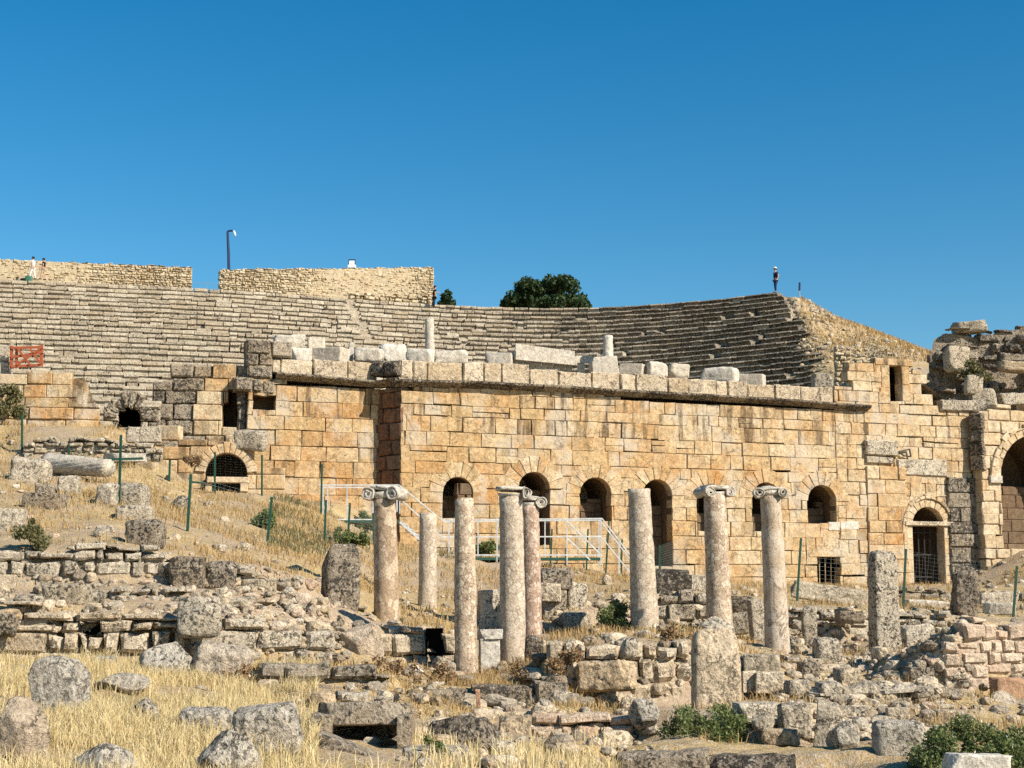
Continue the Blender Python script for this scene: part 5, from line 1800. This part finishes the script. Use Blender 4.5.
scatter("rubble", 1500, [(795, 296, 832, 370), (795, 296, 835, 350), (840, 340, 900, 372), (830, 330, 920, 380), (838, 340, 890, 372), (930, 370, 1030, 410)], .08, .42, ["rubblewall", "tan", "grey"], 8)
# ------------------------------------------------------------------ green wire fences
def fence(label, posts, Y=None, wire=1.0, group=None):
    base = []
    for (xt, yt, xb, yb, *yy) in posts:
        g = P(xb, yb, yy[0]) if yy else G(xb, yb)
        base.append((g, P(xt, yt, g.y)))
    f = thing("wire_fence", label, "fence", tuple(base[0][0]), group)
    for (b, t) in base:
        m = MB()
        bar(m, (b.x, b.y, b.z - .3), t, .06)
        m.build("post", M["green_post"], f)
    m = MB()
    for (b0, t0), (b1, t1) in zip(base[:-1], base[1:]):
        for z in np.linspace(.06, .97, 15):
            tube(m, [b0.lerp(t0, z), b1.lerp(t1, z)], .0017 * wire, 3, cap=False)
        L = (b1 - b0).length
        nvw = int(L / .16)
        for k in range(1, nvw):
            q = k / nvw
            tube(m, [b0.lerp(b1, q) + (t0 - b0) * .05, t0.lerp(t1, q) - (t0 - b0) * .03], .0015 * wire, 3, cap=False)
    m.build("wire_mesh", M["wire"], f)
    return f


fence("near row of green fence posts with thin mesh crossing the dry slope", [(121, 435, 119, 505), (191, 474, 187, 531), (272, 497, 266, 545)])
fence("far row of dark green posts with mesh before the vault", [(22, 415, 22.5, 452), (69, 444, 69, 458), (170, 460, 169, 481), (215, 452, 215, 491, 50.2), (262, 455, 262, 494, 50.3), (322, 464, 321, 516, 50.8)], wire=.28)
fence("short green posts with mesh beside the steel stair landing", [(326, 500, 324, 545), (350, 503, 347, 545), (373, 513, 374, 545)])
fence("green posts with mesh before the row of niches", [(552, 529, 550, 566), (588, 529, 586, 570), (609, 521, 605, 575), (622, 539, 621, 574), (660, 545, 659, 581), (705, 528, 701, 576)])
fence("leaning green posts with mesh before the grated doorway", [(801, 538, 796, 601), (906, 549, 902, 609), (1017, 566, 1012, 617), (1120, 580, 1116, 622)])
m = MB(); bar(m, P(103, 459.5, 47.5), P(143, 458.5, 47.5), .07); o = m.build("green_rail", M["green_post"], loc=P(103, 459.5, 47.5)); tag(o, "loose green rail lying across the tall post above the slope", "rail")
m = MB(); bar(m, P(191, 482, 46), P(205, 483, 46), .06); o = m.build("green_rail", M["green_post"], loc=P(191, 482, 46)); tag(o, "short green stub rail on the post before the vault", "rail")

# ------------------------------------------------------------------ grey white steel walkway
YW = 51.0
wk = thing("steel_walkway", "grey white steel walkway with railings and a stair flight before the niches", "walkway", tuple(P(420, 555, YW)))


def Q(px, py, back=0.0):
    p = P(px, py, YW + (px - 320) * .006)
    return Vector((p.x, p.y + back, p.z))


for bk in (0.0, 1.3):
    for pts in ([(319, 485), (399, 485), (442, 520), (602, 518.5), (634, 560)], [(324, 519.5), (372, 519.5)], [(398, 497), (441, 536)], [(441, 537), (601, 536.5), (632, 575)], [(441, 555), (602, 555)]):
        if bk and pts[0][0] in (324, 398, 441): continue
        m = MB()
        for a, b in zip(pts[:-1], pts[1:]):
            bar(m, Q(*a, bk), Q(*b, bk), .042)
        m.build("handrail", M["steel"], wk)
    for x, t, b in [(323, 485, 545), (347, 485, 519), (373, 485, 545), (397, 485, 512), (449, 520, 556), (478, 519, 556), (497, 518, 562), (517, 519, 556), (545, 519, 556), (567, 518.5, 565), (601, 518.5, 565), (619, 540, 585), (632, 558, 590)]:
        if bk and x not in (323, 397, 497, 601): continue
        m = MB(); bar(m, Q(x, t, bk), Q(x, b, bk), .042); m.build("post", M["steel"], wk)
m = MB()
for a, b in (((322, 520), (398, 520)), ((441, 557.5), (602, 557.5))):
    p, q = Q(*a), Q(*b)
    V = [(p.x, p.y, p.z), (q.x, q.y, q.z), (q.x, q.y + 1.3, q.z), (p.x, p.y + 1.3, p.z)]
    V += [(x, y, z - .09) for x, y, z in V]
    m.add(V, [[0, 1, 2, 3], [7, 6, 5, 4], [0, 4, 5, 1], [1, 5, 6, 2], [2, 6, 7, 3], [3, 7, 4, 0]])
m.build("deck", M["green_post"], wk)
for (a, b, n) in (((400, 522), (441, 558), 7),):
    fl = []
    for bk in (1.3, 0):
        m = MB()
        bar(m, Q(*a, bk), Q(*b, bk), .05, .09)
        sf = m.build("stair_stringer", M["steel"], wk)
    for k in range(n):
        t = (k + .5) / n
        p = Q(a[0] + (b[0] - a[0]) * t, a[1] + (b[1] - a[1]) * t)
        m = MB(); boxm(m, (p.x, p.y + .65, p.z), .24, 1.22, .04)
        m.build("tread", M["steel"], sf)
bar_m = MB()
bar(bar_m, Q(566, 520), Q(602, 556), .05); bar(bar_m, Q(566, 537), Q(590, 560), .05)
bar_m.build("brace", M["steel"], wk)

# ------------------------------------------------------------------ lamp post, floodlight, marker, red barrier
p = P(229, 271, 101.5)
lp = thing("lamp_post", "tall dark blue lamp post with a white lamp head on the rim wall", "lamp post", (p.x, p.y, RIMZ))
m = MB(); t = P(227.6, 231.5, 101.5); tube(m, [P(229.1, 285, 101.5), P(228.6, 255, 101.5), t], [.115, .10, .085], 10); m.build("pole", M["lamp_pole"], lp)
m = MB(); e = P(232.6, 230.6, 101.5); tube(m, [(t.x, t.y, t.z - .05), (t.x + .03, t.y, t.z + .03), e], [.07, .07, .075], 8); m.build("arm", M["lamp_pole"], lp)
m = MB()
v, f = ico(3)
c = P(234.6, 233.3, 101.5)
q = v * np.array([.08, .14, .22]) @ np.array(Euler((0, -.3, 0)).to_matrix()).T + np.array(c)
m.add(q, f); m.build("lamp_head", M["lamp_white"], lp, smooth=True)

p = P(352, 268, 104.3)
fl = thing("floodlight", "small white floodlight standing on top of the long rim wall", "floodlight", tuple(p))
m = MB(); boxm(m, (p.x, p.y, p.z + .10), .55, .4, .2); m.build("base", M["lamp_white"], fl)
m = MB()
c = P(352, 262.5, 104.3)
for dx in (-.22, .22): boxm(m, (c.x + dx, c.y, c.z), .05, .10, .42)
for dz in (-.2, .2): boxm(m, (c.x, c.y, c.z + dz), .49, .10, .05)
m.build("housing", M["dark_iron"], fl)
m = MB(); boxm(m, (c.x, c.y - .02, c.z - .03), .38, .06, .30); m.build("glass", M["lamp_white"], fl)

p = P(799.5, 299, 101.0)
mk = thing("marker_post", "short dark topped marker post on the ridge right of the standing figure", "post", tuple(p))
m = MB(); t = P(799.5, 290.5, 101.5); tube(m, [(p.x, p.y, p.z - .5), t], .035, 8); m.build("stem", M["wire"], mk)
m = MB(); t2 = P(799.8, 282.5, 101.5); tube(m, [t, t2], .075, 8); m.build("head", M["lamp_pole"], mk)

YB = 53.4
bp = P(10, 368, YB)
rb = thing("wooden_barrier", "red brown wooden barrier with crossed braces on top of the ashlar ruin", "barrier", tuple(bp))
m = MB(); bar(m, P(11.5, 346, YB), P(11.5, 368.5, YB), .1); m.build("post", M["red_wood"], rb)
m = MB(); bar(m, P(16.5, 346.5, YB), P(16.5, 367.5, YB), .08); m.build("post", M["red_wood"], rb)
m = MB(); bar(m, P(41.5, 345, YB), P(41.5, 366, YB), .1); m.build("post", M["red_wood"], rb)
for y0, y1 in ((348, 347), (366.5, 365), (357.5, 352)):
    m = MB(); bar(m, P(11, y0, YB - .06), P(43, y1, YB - .06), .055, .09); m.build("rail", M["red_wood"], rb)
for a, b in (((17, 365), (41, 348)), ((18, 349), (30, 365)), ((30, 349), (41, 364))):
    m = MB(); bar(m, P(*a, YB - .1), P(*b, YB - .1), .05, .08); m.build("brace", M["red_wood"], rb)

# ------------------------------------------------------------------ people
def skin_mesh(name, joints, edges, mat, parent, rootidx=0, levels=1):
    """joints: list of (x, y, z, rx, ry) in metres from the person's root"""
    me = bpy.data.meshes.new(name)
    me.from_pydata([j[:3] for j in joints], edges, [])
    o = bpy.data.objects.new(name, me)
    COL.objects.link(o)
    o.parent = parent
    sk = o.modifiers.new("skin", "SKIN")
    me.skin_vertices or None
    bpy.context.view_layer.update()
    sv = me.skin_vertices[0].data
    for i, j in enumerate(joints):
        sv[i].radius = (j[3], j[4])
        sv[i].use_root = (i == rootidx)
    sk.use_smooth_shade = True
    sb = o.modifiers.new("sub", "SUBSURF"); sb.levels = levels; sb.render_levels = levels
    me.materials.append(mat)
    return o


def person(label, feet, height, facing, pose, shirt, trousers, hair, hat=None, shorts=False):
    """facing: heading in radians, 0 looks along +x; pose gives the arms and legs (forward x, up z)"""
    root = thing("person", label, "person", tuple(feet))
    root.rotation_euler = (0, 0, facing)
    k = height / 1.75
    root.scale = (k, k, k)
    lf, rf = pose.get("lleg", .12), pose.get("rleg", -.12)
    lean = pose.get("lean", 0.0)
    hip = (0, 0, .93); ch = (lean * .5, 0, 1.30); nk = (lean * .8, 0, 1.48)
    hd = (lean + .03, 0, 1.63)
    J = [(*hip, .15, .13), (lean * .25, 0, 1.1, .14, .11), (*ch, .17, .12), (*nk, .055, .055), (hd[0] - .01, 0, 1.56, .07, .07), (*hd, .095, .09), (hd[0], 0, 1.71, .07, .065)]
    E = [(0, 1), (1, 2), (2, 3), (3, 4), (4, 5), (5, 6)]
    legs, arms = [], []
    for sgn, q in ((1, lf), (-1, rf)):
        i = len(J)
        J += [(0, sgn * .10, .84, .095, .095), (q * .55 + .03, sgn * .10, .48, .062, .062), (q, sgn * .10, .10, .042, .042), (q + .13, sgn * .11, .04, .045, .035)]
        E += [(0, i), (i, i + 1), (i + 1, i + 2), (i + 2, i + 3)]
        legs.append([J[i], J[i + 1], J[i + 2]])
    for sgn, (ex, ez, hx, hz) in ((1, pose.get("larm", (-.03, 1.15, .05, .92))), (-1, pose.get("rarm", (-.03, 1.15, .05, .92)))):
        i = len(J)
        J += [(ch[0] + lean * .2, sgn * .20, 1.40, .06, .06), (ex, sgn * .25, ez, .042, .042), (hx, sgn * .22, hz, .032, .032), (hx + .06, sgn * .21, hz - .07, .036, .02)]
        E += [(2, i), (i, i + 1), (i + 1, i + 2), (i + 2, i + 3)]
        arms.append([J[i], J[i + 1]])
    skin_mesh("body", J, E, M["skin"], root)
    # clothes follow the body, a little larger
    g = .02
    T = [(hip[0], 0, .90, .17, .15), (lean * .25, 0, 1.1, .16, .135), (ch[0], 0, 1.31, .19, .145), (nk[0] - .01, 0, 1.44, .09, .085)]
    TE = [(0, 1), (1, 2), (2, 3)]
    for a in arms:
        i = len(T)
        b = [(a[0][n] * .45 + a[1][n] * .55) for n in range(3)]
        T += [(*a[0][:3], .078, .078), (*b, .066, .066)]
        TE += [(2, i), (i, i + 1)]
    skin_mesh("shirt", T, TE, M[shirt], root)
    L = [(0, 0, .95, .165, .145)]
    LE = []
    for lg in legs:
        i = len(L)
        L += [(*lg[0][:3], .11, .11), (*lg[1][:3], .078, .078)]
        LE += [(0, i), (i, i + 1)]
        if not shorts:
            L += [(lg[2][0], lg[2][1], lg[2][2] + .02, .06, .06)]; LE += [(i + 1, i + 2)]
    skin_mesh("shorts" if shorts else "trousers", L, LE, M[trousers], root)
    mm = MB()
    v, f = ico(3)
    q = v[:, 2] > (-.15)
    V = v * np.array([.118, .108, .12])
    V[:, 2] = np.where(V[:, 2] < -.02, np.where(V[:, 0] > .03, .0, V[:, 2] * .9), V[:, 2])
    V = V + np.array([hd[0] - .015, 0, 1.675])
    o = mm.build("hair", M[hair], None, (0, 0, 0), True)
    bpy.data.objects.remove(o)
    mm = MB(); mm.add(V, f)
    o = mm.build("hair", M[hair], None, (0, 0, 0), True); o.parent = root
    # nose, so that the head has a front
    mm = MB(); mm.add(v * np.array([.022, .014, .02]) + np.array([hd[0] + .10, 0, 1.62]), f)
    o = mm.build("nose", M["skin"], None, (0, 0, 0), True); o.parent = root
    for nm in ("shoe",):
        for lg in legs:
            mm = MB(); mm.add(v * np.array([.14, .055, .05]) + np.array([lg[2][0] + .06, lg[2][1], .05]), f)
            o = mm.build(nm, M["black_cloth"], None, (0, 0, 0), True); o.parent = root
    if hat:
        mm = MB(); mm.add(v * np.array([.12, .115, .085]) + np.array([hd[0] - .01, 0, 1.735]), f)
        mm.add(v * np.array([.09, .085, .012]) + np.array([hd[0] + .13, 0, 1.715]), f)
        o = mm.build("cap", M[hat], None, (0, 0, 0), True); o.parent = root
    return root


def on_rim(px, off=-.5, dz=0.0):
    w = rimpos(s_at(px), off)
    return Vector((w[0], w[1], RIMZ + dz))


p = on_rim(772.8)
person("person in dark clothes and pale cap standing alone on the highest tier", p, 1.80, R(195), {"lleg": .05, "rleg": -.04, "larm": (-.10, 1.14, .02, .93), "rarm": (-.08, 1.14, .06, .95)}, "navy", "jeans", "hair", "white_cloth")
p = on_rim(432.5, .45, -.46)
person("person in black leaning on the end of the rim wall with one arm out", p, 1.70, R(20), {"lleg": .02, "rleg": -.22, "lean": .05, "larm": (.22, 1.30, .46, 1.36), "rarm": (.0, 1.14, .1, .95)}, "black_cloth", "black_cloth", "hair")
p = P(32.5, 279.3, 96.6)
person("person with white trousers and pale top walking before the rim wall", p, 1.52, R(180), {"lleg": .2, "rleg": -.2, "larm": (.1, 1.18, .25, 1.02), "rarm": (-.12, 1.15, -.1, .95)}, "white_cloth", "white_cloth", "hair")
p = P(43.0, 279.8, 96.8)
person("person in black shirt and beige shorts following along the rim wall", p, 1.46, R(180), {"lleg": .16, "rleg": -.16, "larm": (-.05, 1.14, .1, .95), "rarm": (-.1, 1.15, -.05, .95)}, "black_cloth", "beige_cloth", "hair", None, True)
p = on_rim(26.5, -.35, -.02)
bg = thing("bag", "green and black bag set down in front of the walking pair", "bag", tuple(p))
m = MB(); v, f = ico(3)
q = np.sign(v) * np.abs(v) ** .5
m.add(q * np.array([.24, .16, .22]) + np.array(p) + np.array([.12, 0, .19]), f); m.build("body", M["green_plastic"], bg, smooth=True)
m = MB(); m.add(q * np.array([.2, .15, .13]) + np.array(p) + np.array([-.2, 0, .11]), f); m.build("pocket", M["black_cloth"], bg, smooth=True)
m = MB(); tube(m, [(p.x - .02, p.y, p.z + .38), (p.x + .05, p.y, p.z + .47), (p.x + .2, p.y, p.z + .47), (p.x + .27, p.y, p.z + .38)], .02, 6); m.build("handle", M["black_cloth"], bg)

# ------------------------------------------------------------------ greenery
def leaves(mb, centers, size, n, r, seed, upb=.25, flat=1.0):
    """n leaf faces spread through blobs: centers is a list of (x, y, z, radius)"""
    g = np.random.default_rng(seed)
    C = np.array(centers)
    w = C[:, 3] ** 2; w = w / w.sum()
    idx = g.choice(len(C), n, p=w)
    d = g.normal(size=(n, 3)); d /= np.linalg.norm(d, axis=1)[:, None]
    rad = C[idx, 3] * (g.random(n) ** .45)
    pos = C[idx, :3] + d * rad[:, None] * np.array([1, 1, flat])
    a = g.normal(size=(n, 3)); a[:, 2] += upb; a /= np.linalg.norm(a, axis=1)[:, None]
    b = np.cross(a, g.normal(size=(n, 3))); b /= np.linalg.norm(b, axis=1)[:, None]
    s = size * g.uniform(.6, 1.4, n)
    V = np.stack([pos - a * s[:, None], pos + b * s[:, None] * .5, pos + a * s[:, None], pos - b * s[:, None] * .5], axis=1).reshape(-1, 3)
    F = (np.arange(n)[:, None] * 4 + np.arange(4)).tolist()
    t = np.clip(g.normal(.5, .28, n), 0, 1)
    mb.add(V, F, np.repeat(np.stack([t, t, t], axis=1), 4, axis=0))


def bush(name, label, box, mat, Y=None, size=.04, n=1500, cat="bush", seed=1, clumps=14, stem=True, group=None):
    x0, y0, x1, y1 = box
    xc = (x0 + x1) / 2
    if Y is None:
        Y = G(xc, y1 - 1).y
    s = Y / FPX
    b = P(xc, y1, Y)
    w, h = (x1 - x0) * s, (y1 - y0) * s
    r2 = random.Random(seed)
    cs = []
    for k in range(clumps):
        a, q = r2.uniform(0, 6.28), r2.random() ** .6
        rr = min(w, h * 1.5) * r2.uniform(.10, .24) * (.6 if clumps > 20 else 1)
        x = math.cos(a) * q * w * .46; y = math.sin(a) * q * w * .35
        z = h * (r2.uniform(.1, .92 - .45 * q * q))
        cs.append((b.x + x, b.y + y, b.z + z, rr))
    root = thing(name, label, cat, tuple(b), group)
    m = MB(); leaves(m, cs, size, n, None, seed); m.build("foliage", M[mat], root)
    if "flowers" in label:
        m = MB(); leaves(m, [(c[0], c[1] - .03, c[2] + c[3] * .5, c[3]) for c in cs], .018, 220, None, seed + 1); m.build("blossom", M["white_cloth"], root)
    m = MB()
    for c in cs[:9]:
        tube(m, [(b.x, b.y, b.z - .05), ((b.x + c[0]) / 2 + .03, (b.y + c[1]) / 2, (b.z + c[2]) / 2 + .05), c[:3]], [.012, .009, .005], 5)
    m.build("stem", M["bark"], root)
    return root


def tree(label, px, ptop, pbase, wpx, Y, seed, n, zb):
    s = Y / FPX
    t, b = P(px, ptop, Y), P(px, pbase, Y)
    root = thing("tree", label, "tree", (b.x, b.y, zb))
    w, h = wpx * s, (pbase - ptop) * s
    r2 = random.Random(seed)
    cs = []
    for k in range(70):
        u = r2.uniform(-1, 1)
        env = (1 - abs(u) ** 2.2)
        z = r2.uniform(-.15, 1) * env
        cs.append((b.x + u * w * .47, b.y + r2.uniform(-.4, .4) * w, b.z + max(.02, z) * h * .88, w * r2.uniform(.07, .12)))
    m = MB(); leaves(m, cs, .16, n, None, seed, .1, .85); m.build("crown", M["tree_leaf"], root)
    m = MB()
    tube(m, [(b.x, b.y, zb - .3), (b.x + .1, b.y, b.z), (b.x, b.y, b.z + h * .3)], [.28, .2, .1], 9)
    for c in cs[:14]:
        tube(m, [(b.x, b.y, b.z - .2), ((b.x + c[0]) / 2, (b.y + c[1]) / 2, (b.z + c[2]) / 2 + .15), c[:3]], [.10, .06, .025], 6)
    m.build("trunk", M["bark"], root)


tree("round dark green tree rising behind the middle of the seat tiers", 547, 275, 309, 84, 112, 5, 16000, RIMZ - .4)
tree("small dark green tree peeping over beside the long rim wall end", 447, 289, 306, 17, 110, 9, 1500, RIMZ - .4)
tree("lowest bit of dark foliage just left of the round tree", 504, 302, 308, 7, 111, 12, 300, RIMZ - .4)

bush("bush", "grey green thistle bush on the slope above the terrace wall", (15, 514, 53, 551), "olive_leaf", size=.035, n=2200, seed=3)
bush("bush", "small round dark green bush before the near fence post", (249, 508, 276, 529), "bush_leaf", size=.05, n=1500, seed=4)
bush("bush", "low dark green shrub left of the pale broken column", (595, 601, 637, 637), "bush_leaf", Y=35.0, size=.04, n=2600, seed=5)
bush("bush", "bright green weeds at the foot of the rough stele", (656, 701, 752, 745), "bush_leaf", Y=22.6, size=.026, n=6500, seed=6, clumps=80)
bush("bush", "broad green bush with pale flowers in the lower corner", (908, 722, 1050, 786), "bush_leaf", Y=18.6, size=.026, n=15000, seed=7, clumps=130)
bush("weed", "leafy green weed before the dark mossy mound", (414, 738, 448, 776), "bush_leaf", Y=16.4, size=.022, n=1400, seed=8)
bush("bush", "brown green scrub climbing the ruin beside the frame edge", (-10, 383, 26, 418), "olive_leaf", Y=52.4, size=.06, n=2200, seed=9)
bush("bush", "tuft of green scrub on the tumbled dark pile", (960, 358, 990, 380), "olive_leaf", Y=64.4, size=.07, n=1300, seed=10)
bush("bush", "dry thorn bush on the wall left of the vault", (183, 446, 200, 466), "weed_dry", Y=50.8, size=.05, n=600, seed=11)
bush("bush", "dark green growth under the steel landing", (352, 512, 374, 530), "bush_leaf", size=.06, n=1200, seed=12)
bush("bush", "green growth below the steel walkway between two columns", (471, 538, 500, 556), "bush_leaf", size=.06, n=1200, seed=13)
bush("bush", "low green weeds on the ground beneath the steel landing", (322, 526, 372, 549), "bush_leaf", size=.05, n=2600, seed=14, clumps=40)
for k, (bx, lb) in enumerate([((546, 648, 584, 676), "brown dry weeds at the left end of the rubble retaining wall"), ((400, 660, 470, 690), "brown dry weeds behind the dark kerb blocks"), ((336, 655, 400, 682), "brown dry weeds below the large round boulder"),
                              ((660, 618, 694, 650), "reddish dry weeds left of the rough stele"), ((205, 655, 262, 680), "thin brown weeds before the large squared blocks"), ((512, 655, 545, 684), "brown dry weeds beside the jagged dark stump")]):
    bush("dry_weed", lb, bx, "weed_dry", Y=[25.4, 26.0, 25.6, 27.5, 24.4, 26.5][k], size=.035, n=900, seed=30 + k, cat="weed", clumps=16)


def grass(name, mat, n, test, hmin, hmax, w, xr, yr, seed, lean=.5):
    g = np.random.default_rng(seed)
    got, tot = [], 0
    for _ in range(40):
        m_ = 20000
        Y = np.sqrt(g.uniform(yr[0] ** 2, yr[1] ** 2, m_)); x = g.uniform(*xr, m_) * Y
        z = gzv(x, Y)
        fw = Y * CP + (z - EYE.z) * SP; up = -Y * SP + (z - EYE.z) * CP
        px, py = 512 + FPX * x / fw, 384 - FPX * up / fw
        k_ = test(px, py, x, Y, g)
        got.append(np.stack([x, Y, z], 1)[k_]); tot += int(k_.sum())
        if tot >= n: break
    P_ = np.concatenate(got)[:n]
    n = len(P_)
    h = g.uniform(hmin, hmax, n)
    a = g.uniform(0, 6.283, n); ln = h * np.abs(g.normal(0, lean, n))
    dx, dy = np.cos(a) * ln, np.sin(a) * ln
    b = g.uniform(0, 6.283, n)
    wx, wy = np.cos(b) * w / 2, np.sin(b) * w / 2
    z0 = np.zeros(n)
    W = np.stack([wx, wy, z0], 1)
    mid = P_ + np.stack([dx * .35, dy * .35, h * .6], 1)
    tip = P_ + np.stack([dx, dy, h * (1 - .25 * np.minimum(1, ln / h))], 1)
    base = P_ - np.array([0, 0, .03])
    V = np.stack([base - W, base + W, mid - W * .75, mid + W * .75, tip - W * .2, tip + W * .2], 1).reshape(-1, 3)
    k = np.arange(n)[:, None] * 6
    F = np.concatenate([k + np.array([0, 1, 3, 2]), k + np.array([2, 3, 5, 4])]).tolist()
    t = np.clip(g.normal(.5, .28, n), 0, 1)
    m = MB(); m.add(V, F, np.repeat(np.stack([t, t, t], 1), 6, axis=0))
    o = m.build(name, M[mat])
    o["kind"] = "stuff"


def clump(x, y, s, lo, hi):
    return vnoise(np.stack([x * s, y * s, 0 * x + 4.2], 1), 8) > lo + (hi - lo) * rng.random(len(x))


def inbox(px, py, a, b, c, d):
    return (px > a) & (px < c) & (py > b) & (py < d)


grass("dry_grass", "straw", 36000, lambda px, py, x, y, g: inbox(px, py, -60, 636, 318, 830) & ((py > 655 + 8 * np.sin(px * .05)) | (g.random(len(px)) < .35)) & clump(x, y, 1.3, -.45, .5), .06, .29, .009, (-.42, -.11), (11.5, 25.3), 1, .62)
grass("dry_grass", "straw", 2200, lambda px, py, x, y, g: (inbox(px, py, 310, 735, 480, 800) & ~inbox(px, py, 318, 730, 412, 772)) | inbox(px, py, 490, 744, 620, 790), .10, .28, .012, (-.14, .08), (12, 22), 2, .4)
grass("dry_grass", "straw_brown", 19000, lambda px, py, x, y, g: (inbox(px, py, -40, 398, 400, 595)) & clump(x, y, .8, -.5, .5), .08, .22, .02, (-.38, -.07), (30.3, 54.5), 3, .6)
grass("dry_grass", "straw_brown", 9000, lambda px, py, x, y, g: (inbox(px, py, 395, 545, 660, 640) | inbox(px, py, 540, 600, 760, 650)) & clump(x, y, .8, -.5, .5), .08, .24, .022, (-.09, .18), (27, 54), 4, .6)
grass("dry_grass", "straw_brown", 12000, lambda px, py, x, y, g: (inbox(px, py, 690, 640, 1030, 745) | inbox(px, py, 700, 560, 1035, 612)) & clump(x, y, .9, -.1, .7), .08, .24, .016, (.12, .37), (20, 62), 5, .6)
grass("dry_grass", "straw_brown", 7000, lambda px, py, x, y, g: inbox(px, py, 250, 655, 640, 720) & clump(x, y, 1.2, -.3, .6), .06, .2, .014, (-.18, .10), (21.5, 32), 6, .6)
grass("green_grass", "olive_leaf", 2600, lambda px, py, x, y, g: (inbox(px, py, 268, 498, 380, 556) | inbox(px, py, 440, 535, 510, 562) | inbox(px, py, 60, 450, 130, 470)) & clump(x, y, .9, -.3, .5), .1, .3, .025, (-.34, 0), (38, 54), 17, .7)
grass("dry_grass", "straw_brown", 12000, lambda px, py, x, y, g: inbox(px, py, 800, 295, 945, 362) | inbox(px, py, 935, 368, 1040, 402), .10, .28, .05, (.18, .36), (63, 101), 7, .4)
# ------------------------------------------------------------------ daylight
SUN_AZ = 55.0      # degrees to the right of straight behind the viewer
SUN_EL = 36.0
w = bpy.data.worlds.new("World")
scene.world = w
w.use_nodes = True
nt = w.node_tree
bg = nt.nodes["Background"]
sky = nt.nodes.new("ShaderNodeTexSky")
sky.sky_type = "NISHITA"
sky.sun_disc = False
sky.sun_elevation = R(SUN_EL)
# the sun stands towards (+x, -y); rotation 0 is +y and turns clockwise seen from above
sx, sy = math.sin(R(SUN_AZ)), -math.cos(R(SUN_AZ))
sky.sun_rotation = math.atan2(sx, sy)
sky.altitude = 350
sky.air_density = 1.1
sky.dust_density = .25
sky.ozone_density = 3.0
hs = nt.nodes.new("ShaderNodeHueSaturation")
hs.inputs["Saturation"].default_value = 1.44
hs.inputs["Hue"].default_value = 0.492
nt.links.new(sky.outputs[0], hs.inputs["Color"])
nt.links.new(hs.outputs[0], bg.inputs[0])
bg.inputs[1].default_value = 0.08
sl = bpy.data.lights.new("sun", "SUN")
sl.energy = 5.0
sl.angle = R(.53)
sl.color = (1.0, .93, .82)
so = bpy.data.objects.new("sun", sl)
COL.objects.link(so)
d = Vector((sx * math.cos(R(SUN_EL)), sy * math.cos(R(SUN_EL)), math.sin(R(SUN_EL))))
so.rotation_euler = d.to_track_quat("Z", "Y").to_euler()
so.location = (20, -20, 40)
scene.view_settings.view_transform = "Standard"
scene.view_settings.look = "None"
scene.view_settings.exposure = 0.63
scene.view_settings.gamma = 1.0
scene.view_settings.use_curve_mapping = False
scene.render.engine = "CYCLES"
scene.cycles.max_bounces = 5
scene.cycles.diffuse_bounces = 2
scene.cycles.use_denoising = False
